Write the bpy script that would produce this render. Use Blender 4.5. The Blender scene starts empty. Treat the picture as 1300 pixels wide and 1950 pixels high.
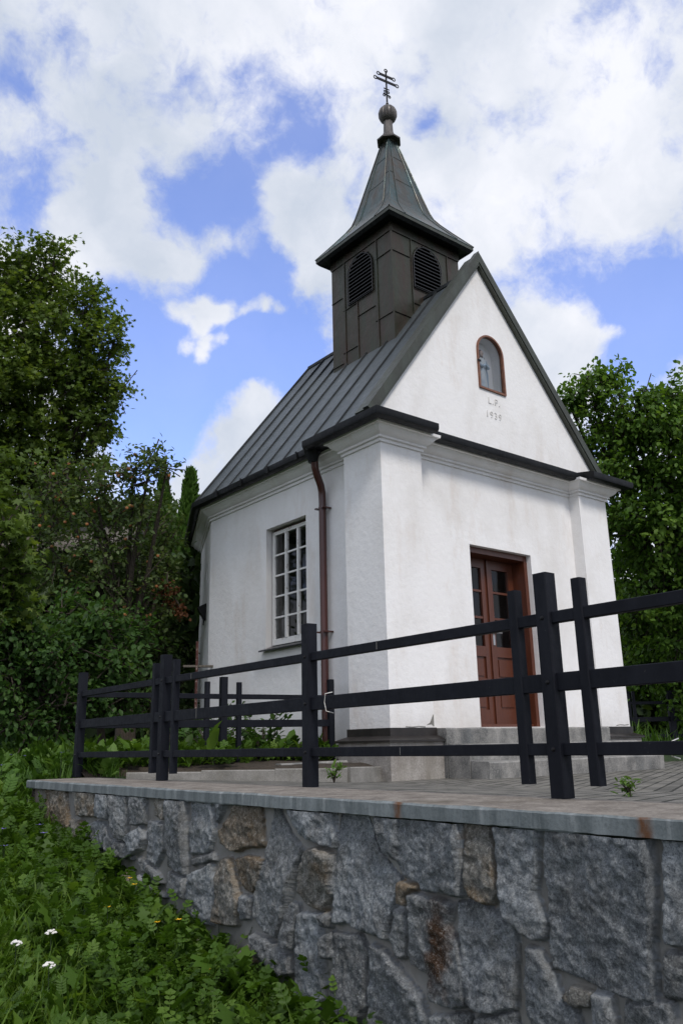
import bpy, math, random
import numpy as np
from mathutils import Vector
from mathutils.geometry import tessellate_polygon
R = math.radians
random.seed(7)
RNG = np.random.default_rng(11)
SC = bpy.context.scene
COL = SC.collection

# ------------------------------------------------------------------ camera
F_PX, YAW, PITCH, ROLL = 1569.7, R(38.729), R(15.797), R(-1.228)
CAM = np.array([-5.491, -6.165, 0.334])
fw = np.array([math.sin(YAW)*math.cos(PITCH), math.cos(YAW)*math.cos(PITCH), math.sin(PITCH)])
rt0 = np.array([math.cos(YAW), -math.sin(YAW), 0.0])
up0 = np.cross(rt0, fw)
rt = rt0*math.cos(ROLL) + up0*math.sin(ROLL)
up = -rt0*math.sin(ROLL) + up0*math.cos(ROLL)
cd = bpy.data.cameras.new('camera')
cam = bpy.data.objects.new('camera', cd)
COL.objects.link(cam)
from mathutils import Matrix
cam.matrix_world = Matrix(((rt[0], up[0], -fw[0], CAM[0]), (rt[1], up[1], -fw[1], CAM[1]),
                           (rt[2], up[2], -fw[2], CAM[2]), (0, 0, 0, 1)))
cd.sensor_fit = 'VERTICAL'; cd.sensor_height = 24; cd.lens = 24*F_PX/1950
cd.clip_end = 3000; cd.clip_start = 0.05
SC.camera = cam

def ray(x, y):
    return fw + rt*(x-650)/F_PX - up*(y-975)/F_PX
def sp(x, y, D):                       # point in the place, D metres in front of the camera
    return CAM + ray(x, y)*D
def on(x, y, ax, val):                 # point where that sight line meets a plane
    d = ray(x, y); return CAM + d*(val-CAM[ax])/d[ax]

# ------------------------------------------------------------------ render look, sky, sun
SC.view_settings.view_transform = 'Standard'
SC.view_settings.look = 'None'
SC.view_settings.exposure = 0.4
SC.view_settings.gamma = 1.0
SC.cycles.max_bounces = 6
SC.cycles.transparent_max_bounces = 12
SC.cycles.use_denoising = True

SUN = Vector((-0.22, -0.80, 0.95)).normalized()
W = bpy.data.worlds.new('World'); SC.world = W; W.use_nodes = True
nt = W.node_tree; N = nt.nodes; L = nt.links; N.clear()
def wn(t, **k):
    n = N.new(t)
    for a, b in k.items(): setattr(n, a, b)
    return n
tc = wn('ShaderNodeTexCoord')
nrm = wn('ShaderNodeVectorMath', operation='NORMALIZE'); L.new(tc.outputs['Generated'], nrm.inputs[0])
def wnoise(scale, detail, rough, src, dist=0.0):
    n = wn('ShaderNodeTexNoise'); n.inputs['Scale'].default_value = scale; n.inputs['Detail'].default_value = detail
    n.inputs['Roughness'].default_value = rough; n.inputs['Distortion'].default_value = dist
    L.new(src, n.inputs['Vector']); return n
nz = wnoise(7.0, 5, 0.6, nrm.outputs[0])
sub = wn('ShaderNodeVectorMath', operation='SUBTRACT'); L.new(nz.outputs['Color'], sub.inputs[0]); sub.inputs[1].default_value = (.5, .5, .5)
scl = wn('ShaderNodeVectorMath', operation='SCALE'); L.new(sub.outputs[0], scl.inputs[0]); scl.inputs['Scale'].default_value = 0.085
wrp = wn('ShaderNodeVectorMath', operation='ADD'); L.new(nrm.outputs[0], wrp.inputs[0]); L.new(scl.outputs[0], wrp.inputs[1])
def wmath(op, a, b):
    m = wn('ShaderNodeMath', operation=op)
    for i, v in enumerate((a, b)):
        if isinstance(v, (int, float)): m.inputs[i].default_value = v
        else: L.new(v, m.inputs[i])
    return m.outputs[0]
# breaks of blue (negative) and puffs of cloud (positive): sight line, width, weight
BREAKS = [(35,170,46,-1.0),(30,110,40,-.5),(50,320,62,-1),(125,310,46,-.8),(20,395,60,-.7),(85,415,50,-.7),(330,355,70,-1),(410,345,75,-1.1),(470,330,50,-.5),
 (570,245,62,-1.25),(590,270,42,-.8),(520,290,34,-.35),(480,150,60,-.75),(500,175,45,-.5),(420,395,60,-.6),(300,440,40,-.6),(475,420,55,-.8),(520,480,60,-1),(480,520,65,-1),(545,560,80,-1.1),
 (245,560,75,-1),(215,640,110,-1.3),(270,720,110,-1.3),(330,780,110,-1.3),(480,670,70,-1.1),(560,660,70,-1.1),(380,740,70,-1),(300,860,100,-1.1),(440,740,70,-1),(590,690,60,-1),(600,600,55,-.8),
 (345,548,42,-1.3),(240,545,60,-.9),(425,535,46,-1.2),(385,525,36,-1.0),(300,600,30,-1.0),(330,630,26,-.5),(500,660,50,-1.2),(470,700,50,-1.0),(300,690,40,-.8),(300,630,30,-.5),(480,640,36,-.9),(560,740,60,-.9),
 (965,540,60,-1.1),(1040,530,55,-1),(1110,545,70,-1.2),(1190,560,75,-1.3),(1270,540,80,-1.3),(1250,630,90,-1.4),(1180,655,60,-1),(1230,700,60,-1),(1320,600,90,-1.2),(800,240,26,-.9),(1275,130,34,-.9),(880,150,26,-.35),(370,150,30,-.5),(130,100,40,-.5)]
PUFFS = [(45,235,46,.9),(15,330,26,.5),(330,592,26,1.2),(372,568,26,1.7),(412,588,24,1.5),(445,612,14,.7),(375,622,17,1.2),(345,662,19,1.5),(392,676,26,2.0),(436,664,21,1.9),(405,630,16,-.9),(455,640,18,-1.0),(470,600,16,1.0),(505,588,24,1.9),(540,600,17,1.3),(470,500,20,.6),(390,420,30,.5),(598,545,40,1.0),(440,440,38,.8),(470,470,26,.5),(420,850,52,1.0),(480,790,44,.8),(515,770,36,.7),(340,935,60,1.2),(560,710,24,.4),(500,725,20,.35),
 (150,400,70,.7),(220,470,85,.9),(300,515,55,.9),(190,360,60,.5),(1040,600,75,1.1),(1110,625,60,1.1),(1020,680,70,1.0),(1060,720,60,1.0),(1160,640,28,.7),(1300,700,26,.9),(530,380,55,.8),(640,470,80,.8),(560,430,50,.7),(330,310,45,.5),(560,310,30,.6)]
field = None
wc = wrp.outputs[0]
for (px, py, r_, s_) in BREAKS + PUFFS:
    d = ray(px, py); d = d/np.linalg.norm(d)
    ds = wn('ShaderNodeVectorMath', operation='DISTANCE'); L.new(wc, ds.inputs[0]); ds.inputs[1].default_value = tuple(d)
    mr = wn('ShaderNodeMapRange', interpolation_type='SMOOTHSTEP')
    L.new(ds.outputs['Value'], mr.inputs['Value'])
    mr.inputs['From Min'].default_value = 0; mr.inputs['From Max'].default_value = 1.75*r_/F_PX*0.93
    mr.inputs['To Min'].default_value = s_; mr.inputs['To Max'].default_value = 0
    field = mr.outputs[0] if field is None else wmath('ADD', field, mr.outputs[0])
fb = wnoise(9.0, 9, 0.62, nrm.outputs[0], 0.3)
fb2 = wnoise(3.2, 6, 0.55, nrm.outputs[0], 0.2)
f1 = wmath('MULTIPLY', wmath('SUBTRACT', fb.outputs['Fac'], 0.5), 3.1)
fb4 = wnoise(30.0, 8, 0.62, wc, 0.2)
f1 = wmath('ADD', f1, wmath('MULTIPLY', wmath('SUBTRACT', fb4.outputs['Fac'], 0.5), 1.9))
tot = wmath('ADD', wmath('ADD', wmath('MULTIPLY', field, 0.80), f1), 0.54)
dens = wn('ShaderNodeMapRange', interpolation_type='SMOOTHSTEP'); L.new(tot, dens.inputs['Value'])
dens.inputs['From Min'].default_value = -0.62; dens.inputs['From Max'].default_value = 0.72
dens.inputs['To Min'].default_value = 0.13
sky = wn('ShaderNodeTexSky', sky_type='NISHITA'); sky.sun_disc = False
sky.sun_elevation = math.asin(SUN.z); sky.sun_rotation = math.atan2(SUN.x, SUN.y)
sky.air_density = 1.0; sky.dust_density = 0.6; sky.ozone_density = 2.0
skc = wn('ShaderNodeMix', data_type='RGBA', blend_type='MULTIPLY'); skc.inputs[0].default_value = 1
L.new(sky.outputs[0], skc.inputs[6]); skc.inputs[7].default_value = (1.36, 1.38, 1.90, 1)
fb3 = wnoise(5.0, 7, 0.55, wc, 0.0)
cr = wn('ShaderNodeValToRGB'); L.new(fb3.outputs['Fac'], cr.inputs[0])
cr.color_ramp.elements[0].position = 0.36; cr.color_ramp.elements[0].color = (3.9, 4.3, 5.0, 1)
cr.color_ramp.elements[1].position = 0.66; cr.color_ramp.elements[1].color = (6.0, 6.1, 6.5, 1)
mix = wn('ShaderNodeMix', data_type='RGBA'); L.new(dens.outputs[0], mix.inputs[0]); L.new(skc.outputs[2], mix.inputs[6]); L.new(cr.outputs[0], mix.inputs[7])
bg = wn('ShaderNodeBackground'); bg.inputs['Strength'].default_value = 0.12; L.new(mix.outputs[2], bg.inputs['Color'])
wo = wn('ShaderNodeOutputWorld'); L.new(bg.outputs[0], wo.inputs['Surface'])
W.cycles.sampling_method = 'MANUAL'; W.cycles.sample_map_resolution = 512

sl = bpy.data.lights.new('sun', 'SUN'); sl.energy = 1.7; sl.angle = R(14); sl.color = (1, .945, .88)
so = bpy.data.objects.new('sun', sl); COL.objects.link(so)
so.rotation_euler = SUN.to_track_quat('Z', 'Y').to_euler(); so.location = (0, -10, 20)

# ------------------------------------------------------------------ materials
MATS = {}
class M:
    def __init__(s, name):
        s.m = bpy.data.materials.new(name); s.m.use_nodes = True
        s.t = s.m.node_tree; s.n = s.t.nodes; s.l = s.t.links
        s.b = s.n['Principled BSDF']; s.o = s.n['Material Output']
        s.co = s.n.new('ShaderNodeTexCoord').outputs['Object']
        MATS[name] = s.m
    def vec(s, sx, sy, sz, rot=(0, 0, 0)):
        m = s.n.new('ShaderNodeMapping'); m.inputs['Scale'].default_value = (sx, sy, sz); m.inputs['Rotation'].default_value = rot
        s.l.new(s.co, m.inputs[0]); return m.outputs[0]
    def noise(s, scale, detail=5, rough=.55, v=None, out='Fac', dist=0):
        n = s.n.new('ShaderNodeTexNoise'); n.inputs['Scale'].default_value = scale; n.inputs['Detail'].default_value = detail
        n.inputs['Roughness'].default_value = rough; n.inputs['Distortion'].default_value = dist
        s.l.new(v or s.co, n.inputs['Vector']); return n.outputs[out]
    def ramp(s, f, stops):
        r = s.n.new('ShaderNodeValToRGB'); s.l.new(f, r.inputs[0]); e = r.color_ramp.elements
        while len(e) < len(stops): e.new(.5)
        for i, (p, c) in enumerate(stops): e[i].position = p; e[i].color = (*c, 1) if len(c) == 3 else c
        return r.outputs[0]
    def val(s, f, a, b, c=0., d=1.):
        r = s.n.new('ShaderNodeMapRange'); s.l.new(f, r.inputs[0])
        for i, v in enumerate((a, b, c, d)): r.inputs[i+1].default_value = v
        return r.outputs[0]
    def mix(s, f, a, b, mode='MIX'):
        m = s.n.new('ShaderNodeMix'); m.data_type = 'RGBA'; m.blend_type = mode
        for i, v in ((0, f), (6, a), (7, b)):
            if isinstance(v, (int, float)): m.inputs[i].default_value = v
            elif isinstance(v, tuple): m.inputs[i].default_value = (*v, 1)
            else: s.l.new(v, m.inputs[i])
        return m.outputs[2]
    def math(s, op, a, b):
        m = s.n.new('ShaderNodeMath'); m.operation = op
        for i, v in enumerate((a, b)):
            if isinstance(v, (int, float)): m.inputs[i].default_value = v
            else: s.l.new(v, m.inputs[i])
        return m.outputs[0]
    def attr(s, name, out='Fac'):
        a = s.n.new('ShaderNodeAttribute'); a.attribute_name = name; return a.outputs[out]
    def bump(s, h, strength=.3, dist=.01, prev=None):
        b = s.n.new('ShaderNodeBump'); b.inputs['Strength'].default_value = strength; b.inputs['Distance'].default_value = dist
        s.l.new(h, b.inputs['Height'])
        if prev is not None: s.l.new(prev, b.inputs['Normal'])
        return b.outputs[0]
    def fin(s, color, rough=.6, metal=0., bump=None, spec=.5):
        for k, v in (('Base Color', color), ('Roughness', rough), ('Metallic', metal), ('Specular IOR Level', spec)):
            if isinstance(v, tuple): s.b.inputs[k].default_value = (*v, 1)
            elif isinstance(v, (int, float)): s.b.inputs[k].default_value = v
            else: s.l.new(v, s.b.inputs[k])
        if bump is not None: s.l.new(bump, s.b.inputs['Normal'])
        return s.m
    def sepz(s, i=2):
        x = s.n.new('ShaderNodeSeparateXYZ'); s.l.new(s.co, x.inputs[0]); return x.outputs[i]

def plaster(name, base, dirty):
    p = M(name)
    st = p.val(p.noise(1.6, 8, .62, p.vec(1, 1, .55), dist=.4), .44, .70)
    st2 = p.val(p.noise(3.0, 7, .65, p.vec(1, 1, .35)), .55, .8, 0, .8)
    c = p.mix(st, base, dirty)
    c = p.mix(p.math('MULTIPLY', st2, .8), c, (.60, .52, .45))
    low = p.val(p.sepz(), .45, .75, .55, 0)
    c = p.mix(p.math('MULTIPLY', low, p.noise(5, 4)), c, (.42, .38, .33))
    f = p.noise(95, 4, .7); g = p.noise(14, 5, .6)
    b = p.bump(f, .28, .006); b = p.bump(g, .28, .02, b)
    return p.fin(c, .92, bump=b, spec=.2)
plaster('white_plaster', (.82, .81, .80), (.72, .70, .675))
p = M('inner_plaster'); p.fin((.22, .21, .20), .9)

def sheet(name, a, b_, rough=.42, metal=.35, streak=(3, 3, .6)):
    p = M(name)
    n = p.noise(2.2, 7, .62, p.vec(*streak)); n2 = p.noise(18, 5, .6, p.vec(1, 1, .35))
    c = p.mix(p.val(n, .36, .66), a, b_)
    c = p.mix(p.val(n2, .5, .75, 0, .35), c, tuple(min(1, x*1.8) for x in b_))
    bp = p.bump(p.noise(3.5, 4), .5, .03)
    return p.fin(c, p.val(n2, .3, .7, rough-.08, rough+.14), metal, bp, .18 if name == 'gutter_black' else .5)
sheet('copper_brown', (.046, .030, .022), (.036, .042, .028), .36, .5, (2.5, 2.5, .5))
sheet('copper_green', (.034, .066, .068), (.052, .040, .028), .36, .45, (2.5, 2.5, .7))
sheet('roof_sheet', (.052, .064, .071), (.076, .090, .098), .46, .3)
sheet('roof_seam', (.016, .019, .021), (.026, .030, .032), .5, .3)
sheet('verge_copper', (.045, .046, .036), (.062, .072, .058), .45, .4)
sheet('gutter_black', (.006, .0065, .008), (.010, .011, .012), .42, .0)
sheet('finial_lead', (.060, .054, .050), (.11, .10, .094), .5, .3)
p = M('downpipe_brown'); p.fin(p.ramp(p.noise(5, 5), [(.3, (.050, .016, .013)), (.8, (.075, .026, .02))]), .22, 0, None)
p = M('fence_paint'); n = p.noise(9, 6, .6, p.vec(1, 1, .3))
p.fin(p.mix(p.val(n, .45, .75), (.0062, .0072, .0112), p.mix(p.val(p.noise(75, 3, .6), .70, .73), (.012, .0135, .019), (.10, .10, .10))), p.val(p.noise(30, 4), .3, .7, .5, .7), 0, p.bump(p.noise(60, 4, .6, p.vec(1, 1, .12)), .25, .004), .14)
p = M('louvre_black'); p.fin((.008, .008, .009), .5)
p = M('iron_black'); p.fin((.010, .010, .011), .45, .6)
p = M('door_wood'); n = p.noise(14, 6, .6, p.vec(6, 6, .5))
p.fin(p.ramp(n, [(.25, (.062, .018, .009)), (.75, (.118, .034, .015))]), .38, 0, p.bump(n, .15, .004))
p = M('niche_wood'); n = p.noise(20, 5)
p.fin(p.ramp(n, [(.3, (.13, .050, .028)), (.75, (.24, .10, .055))]), .6)
p = M('window_paint'); n = p.noise(24, 7, .65, p.vec(1, 1, .4)); c = p.mix(p.val(n, .60, .66), (.74, .73, .70), (.26, .20, .15))
p.fin(c, .6, 0, p.bump(n, .3, .004))
p = M('dark_metal_sill'); p.fin((.014, .014, .016), .35, .3)
p = M('plinth_flashing'); n = p.noise(8, 5); p.fin(p.ramp(n, [(.3, (.018, .016, .015)), (.8, (.045, .038, .034))]), .4, .3)
p = M('rust'); p.fin(p.ramp(p.noise(30, 6), [(.3, (.035, .010, .008)), (.58, (.07, .02, .014)), (.70, (.30, .27, .24))]), .8)
p = M('steel'); p.fin((.45, .45, .44), .35, .9)
p = M('statue_paint'); z = p.sepz()
p.fin(p.ramp(p.noise(9, 3), [(.35, (.52, .60, .66)), (.7, (.80, .82, .82))]), .35)
p = M('mantle_blue'); p.fin((.32, .42, .52), .4)
p = M('skin_paint'); p.fin((.62, .46, .38), .45)
p = M('hair_paint'); p.fin((.07, .05, .05), .6)
p = M('letter_grey'); p.fin((.60, .585, .565), .9)
p = M('ceramic_white'); p.fin((.75, .73, .68), .35)
# glass
p = M('glass')
tr = p.n.new('ShaderNodeBsdfTransparent'); tr.inputs[0].default_value = (.97, .98, .98, 1)
gl = p.n.new('ShaderNodeBsdfGlossy'); gl.inputs['Roughness'].default_value = .02
fr = p.n.new('ShaderNodeFresnel'); fr.inputs[0].default_value = 1.38
ms = p.n.new('ShaderNodeMixShader'); p.l.new(fr.outputs[0], ms.inputs[0]); p.l.new(tr.outputs[0], ms.inputs[1]); p.l.new(gl.outputs[0], ms.inputs[2])
p.l.new(p.bump(p.noise(6, 2), .05, .02), gl.inputs['Normal'])
p.l.new(ms.outputs[0], p.o.inputs['Surface'])
# concrete
def concrete(name, a, b_, streak, stain=None, gr=130):
    p = M(name)
    n = p.noise(6, 8, .65, p.vec(*streak)); g = p.noise(gr, 5, .7)
    c = p.mix(p.val(n, .34, .68), a, b_)
    c = p.mix(p.val(g, .52, .72, 0, .55), c, tuple(x*.45 for x in a))
    c = p.mix(p.val(g, .47, .33, 0, .4), c, tuple(min(1, x*1.5) for x in b_))
    if stain: c = p.mix(p.val(p.noise(1.7, 5, .6, p.vec(2, 2, .4)), .55, .75, 0, .8), c, stain)
    bp = p.bump(g, .3, .004); bp = p.bump(p.noise(16, 5), .3, .012, bp)
    return p.fin(c, .9, 0, bp, .25)
concrete('cap_top', (.122, .106, .092), (.262, .238, .21), (1.5, 1.5, 1), (.10, .085, .065), 70)
concrete('step_concrete', (.10, .102, .10), (.31, .30, .28), (1, 1, .6), (.10, .11, .115), 80)
concrete('plinth_render', (.22, .20, .18), (.36, .34, .31), (1, 1, 1), (.20, .18, .15), 60)
concrete('kerb_concrete', (.15, .145, .13), (.28, .27, .25), (1, 1, 1), (.16, .15, .12))
p = M('cap_face')     # weathered bluish concrete with vertical runs and two rust runs
n = p.noise(5, 8, .65, p.vec(1, 2.6, .35)); g = p.noise(90, 5, .7)
c = p.mix(p.val(n, .3, .7), (.095, .112, .116), (.225, .25, .255))
c = p.mix(p.val(p.noise(9, 6, .6, p.vec(1, 2, .3)), .56, .72, 0, .7), c, (.33, .35, .35))
c = p.mix(p.val(g, .5, .7, 0, .5), c, (.07, .08, .08))
yy = p.sepz(1); 
for y0 in (on(777, 1550, 0, -3.16)[1], on(1253, 1570, 0, -3.16)[1]):
    w = p.val(p.math('ABSOLUTE', p.math('SUBTRACT', p.math('ADD', yy, p.math('MULTIPLY', p.noise(25, 3), .03)), y0+.015), 0), .010, .034, 1, 0)
    c = p.mix(p.math('MULTIPLY', w, p.val(p.noise(40, 5, .7, p.vec(1, 1, .4)), .3, .6, .35, .95)), c, (.12, .052, .022))
p.fin(c, .85, 0, p.bump(g, .3, .004, p.bump(p.noise(12, 5), .4, .012)), .3)
# granite masonry: per-stone colour on the mesh, crystals in the shader
p = M('granite')
sc_ = p.attr('stone_colour', 'Color')
g1 = p.noise(62, 7, .8, p.vec(1, 1, 1), dist=.6); g2 = p.noise(170, 4, .8); g3 = p.noise(7, 7, .7)
ms_k = p.attr('stone_colour', 'Alpha')
K = lambda f: p.math('MULTIPLY', f, ms_k)
c = p.mix(K(p.val(g1, .47, .62, 0, .8)), sc_, p.mix(1.0, sc_, (.32, .34, .36), 'MULTIPLY'))
c = p.mix(K(p.val(g1, .47, .36, 0, .85)), c, p.mix(.6, sc_, (.66, .68, .67)))
c = p.mix(K(p.val(g2, .55, .66, 0, .7)), c, p.mix(.5, sc_, (.66, .68, .67)))
c = p.mix(K(p.val(g2, .45, .36, 0, .7)), c, (.025, .028, .031))
c = p.mix(p.val(g3, .46, .70, 0, .6), c, p.mix(1.0, c, (.56, .50, .42), 'MULTIPLY'))
b = p.bump(K(p.noise(22, 6, .7)), .9, .03); b = p.bump(K(g1), .9, .016, b); b = p.bump(g2, .4, .005, b)
p.fin(c, .85, 0, b, .25)
# pavers
p = M('pavers')
br = p.n.new('ShaderNodeTexBrick'); p.l.new(p.vec(1, 1, 1, (0, 0, R(-25))), br.inputs['Vector'])
br.inputs['Scale'].default_value = 1; br.inputs['Brick Width'].default_value = .20; br.inputs['Row Height'].default_value = .11; br.inputs['Mortar Size'].default_value = .011; br.inputs['Mortar Smooth'].default_value = .3
br.inputs['Color1'].default_value = (.085, .082, .074, 1); br.inputs['Color2'].default_value = (.20, .19, .172, 1); br.inputs['Mortar'].default_value = (.012, .013, .010, 1)
g = p.noise(70, 5, .7); c = p.mix(p.val(g, .4, .7, 0, .5), br.outputs['Color'], (.06, .06, .05))
c = p.mix(p.val(p.noise(3, 5), .5, .75, 0, .7), c, (.20, .19, .16))
p.fin(c, .85, 0, p.bump(p.math('SUBTRACT', 1, br.outputs['Fac']), .8, .012, p.bump(g, .3, .004)), .3)
p = M('soil'); n = p.noise(20, 7, .7); p.fin(p.ramp(n, [(.3, (.020, .014, .009)), (.75, (.065, .048, .032))]), .95, 0, p.bump(n, .8, .03))
p = M('ground_green'); n = p.noise(9, 8, .7); p.fin(p.ramp(n, [(.3, (.008, .016, .005)), (.7, (.028, .055, .014))]), .95, 0, p.bump(n, .8, .05))
p = M('bark'); n = p.noise(12, 7, .65, p.vec(3, 3, .6)); p.fin(p.ramp(n, [(.3, (.022, .017, .012)), (.75, (.085, .066, .048))]), .9, 0, p.bump(n, .7, .03))
p = M('shed_wood'); n = p.noise(7, 6, .6, p.vec(8, 8, .4)); p.fin(p.ramp(n, [(.3, (.05, .042, .034)), (.75, (.17, .15, .125))]), .9)
p = M('apple_skin'); p.fin(p.ramp(p.noise(9, 2), [(.35, (.30, .20, .05)), (.65, (.34, .12, .04))]), .4)
def leaf(name, dark, mid, light, trans=.35, rough=.5):
    p = M(name)
    t = p.attr('tint')
    c = p.ramp(t, [(0, dark), (.55, mid), (1, light)])
    p.fin(c, rough, 0, None, .22)
    tb = p.n.new('ShaderNodeBsdfTranslucent'); p.l.new(p.mix(1.0, c, (1.25, 1.25, .55), 'MULTIPLY'), tb.inputs[0])
    ms = p.n.new('ShaderNodeMixShader'); ms.inputs[0].default_value = trans
    p.l.new(p.b.outputs[0], ms.inputs[1]); p.l.new(tb.outputs[0], ms.inputs[2]); p.l.new(ms.outputs[0], p.o.inputs['Surface'])
leaf('maple_leaf', (.046, .080, .015), (.100, .160, .028), (.19, .25, .055), .45)
leaf('apple_leaf', (.040, .070, .022), (.082, .130, .040), (.16, .20, .085), .42)
leaf('elder_leaf', (.028, .066, .016), (.058, .122, .028), (.12, .20, .055), .42)
leaf('walnut_leaf', (.042, .090, .014), (.090, .180, .025), (.17, .27, .05), .45)
leaf('thuja_leaf', (.026, .060, .009), (.055, .120, .016), (.09, .17, .03), .2)
leaf('weed_leaf', (.026, .056, .007), (.064, .132, .014), (.14, .225, .035), .40)
leaf('grass_leaf', (.034, .078, .012), (.075, .155, .024), (.14, .23, .055), .35)
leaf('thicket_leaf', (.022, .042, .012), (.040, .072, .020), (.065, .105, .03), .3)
leaf('dry_leaf', (.06, .024, .010), (.10, .038, .016), (.16, .07, .03), .25)
def petal(name, c): p = M(name); p.fin(c, .5)
petal('petal_white', (.72, .70, .66)); petal('petal_yellow', (.75, .45, .02)); petal('petal_violet', (.20, .15, .52))

# ------------------------------------------------------------------ mesh helpers
class MB:
    def __init__(s): s.v = []; s.f = []; s.mi = []
    def add(s, vs, fs, mi=0):
        o = len(s.v); s.v += [tuple(map(float, q)) for q in vs]
        for f in fs: s.f.append(tuple(i+o for i in f)); s.mi.append(mi)
        return s
    def box(s, a, b, mi=0):
        x0, y0, z0 = a; x1, y1, z1 = b
        return s.add([(x0,y0,z0),(x1,y0,z0),(x1,y1,z0),(x0,y1,z0),(x0,y0,z1),(x1,y0,z1),(x1,y1,z1),(x0,y1,z1)],
              [(0,3,2,1),(4,5,6,7),(0,1,5,4),(1,2,6,5),(2,3,7,6),(3,0,4,7)], mi)
    def obox(s, c, ax, ay, az, bev=0.0, mi=0):       # oriented box with bevelled long edges (az is the long axis), half vectors
        c, ax, ay, az = (np.array(q, float) for q in (c, ax, ay, az))
        if bev <= 0:
            pr = [(-1,-1),(1,-1),(1,1),(-1,1)]; pts = [ax*i+ay*j for i, j in pr]
        else:
            lx, ly = np.linalg.norm(ax), np.linalg.norm(ay); fx, fy = 1-bev/lx, 1-bev/ly
            pts = [ax*i+ay*j for i, j in ((-fx,-1),(fx,-1),(1,-fy),(1,fy),(fx,1),(-fx,1),(-1,fy),(-1,-fy))]
        n = len(pts)
        vs = [c-az+q for q in pts]+[c+az+q for q in pts]
        return s.add(vs, [tuple(range(n-1, -1, -1)), tuple(range(n, 2*n))]+[(i, (i+1) % n, n+(i+1) % n, n+i) for i in range(n)], mi)
    def beam(s, A, B, w, h, bev=.004, upv=(0, 0, 1), mi=0):
        A, B = np.array(A, float), np.array(B, float); d = B-A; ln = np.linalg.norm(d); d /= ln
        u = np.array(upv, float); side = np.cross(d, u); side /= np.linalg.norm(side); u = np.cross(side, d)
        return s.obox((A+B)/2, side*w/2, u*h/2, d*ln/2, bev, mi)
    def tube(s, pts, rad, n=10, caps=True, mi=0):
        pts = [np.array(q, float) for q in pts]; m = len(pts)
        rad = rad if hasattr(rad, '__len__') else [rad]*m
        vs = []; ref = np.array([.31, .17, .93])
        for i, q in enumerate(pts):
            d = pts[min(i+1, m-1)]-pts[max(i-1, 0)]; d = d/(np.linalg.norm(d)+1e-9)
            a = np.cross(d, ref)
            if np.linalg.norm(a) < .1: a = np.cross(d, [1, 0, 0])
            a /= np.linalg.norm(a); b = np.cross(d, a)
            vs += [q+rad[i]*(a*math.cos(2*math.pi*k/n)+b*math.sin(2*math.pi*k/n)) for k in range(n)]
        fs = [(i*n+k, i*n+(k+1) % n, (i+1)*n+(k+1) % n, (i+1)*n+k) for i in range(m-1) for k in range(n)]
        if caps: fs += [tuple(range(n-1, -1, -1)), tuple(range((m-1)*n, m*n))]
        return s.add(vs, fs, mi)
    def lathe(s, c, prof, n=24, flute=0, depth=0, sx=1, sy=1, mi=0):
        vs = []
        for r_, z in prof:
            for k in range(n):
                a = 2*math.pi*k/n; rr = r_*(1-depth*(abs(math.cos(a*flute/2))**8)) if flute else r_
                vs.append((c[0]+rr*math.cos(a)*sx, c[1]+rr*math.sin(a)*sy, c[2]+z))
        m = len(prof)
        fs = [(i*n+k, i*n+(k+1) % n, (i+1)*n+(k+1) % n, (i+1)*n+k) for i in range(m-1) for k in range(n)]
        fs += [tuple(range(n-1, -1, -1)), tuple(range((m-1)*n, m*n))]
        return s.add(vs, fs, mi)
    def build(s, name, mat, parent=None, smooth=False, label=None):
        me = bpy.data.meshes.new(name); me.from_pydata(s.v, [], s.f)
        for mm in (mat if isinstance(mat, (list, tuple)) else [mat]): me.materials.append(MATS[mm])
        me.polygons.foreach_set('material_index', s.mi)
        if smooth:
            me.polygons.foreach_set('use_smooth', [True]*len(me.polygons))
            try: me.set_sharp_from_angle(angle=R(40))
            except Exception: pass
        me.update()
        return link(name, me, parent, label)
def link(name, me, parent=None, label=None):
    o = bpy.data.objects.new(name, me); COL.objects.link(o)
    if parent is not None: adopt(o, parent)
    if label: o['label'] = label
    return o
def adopt(o, parent):
    o.parent = parent
    t = Vector(parent.location) if parent.type == 'EMPTY' else Vector((0, 0, 0))
    o.matrix_parent_inverse = Matrix.Translation(-t)
def thing(name, label, cat, loc=(0, 0, 0), group=None):
    o = bpy.data.objects.new(name, None); COL.objects.link(o); o.location = tuple(map(float, loc)); o.empty_display_size = .2
    return tag(o, label, cat, group)
def tag(o, label, cat, group=None):
    o['label'] = label; o['category'] = cat
    if group: o['group'] = group
    return o
def struct(o): o['kind'] = 'structure'; return o
def rawmesh(name, V, Fs, mat, attrs=None, parent=None, smooth=False, kind=None):
    """V (n,3), Fs (m,k) arrays"""
    me = bpy.data.meshes.new(name); V = np.asarray(V, np.float32); Fs = np.asarray(Fs, np.int32); m, k = Fs.shape
    me.vertices.add(len(V)); me.vertices.foreach_set('co', V.ravel())
    me.loops.add(m*k); me.loops.foreach_set('vertex_index', Fs.ravel())
    me.polygons.add(m); me.polygons.foreach_set('loop_start', np.arange(0, m*k, k, dtype=np.int32))
    if smooth: me.polygons.foreach_set('use_smooth', np.ones(m, bool))
    for n_, (ty, arr) in (attrs or {}).items():
        a = me.attributes.new(n_, ty, 'POINT'); a.data.foreach_set('color' if 'COLOR' in ty else 'value', np.asarray(arr, np.float32).ravel())
    me.materials.append(MATS[mat]); me.update(calc_edges=True); me.validate()
    o = link(name, me, parent)
    if kind: o['kind'] = kind
    return o
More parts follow.
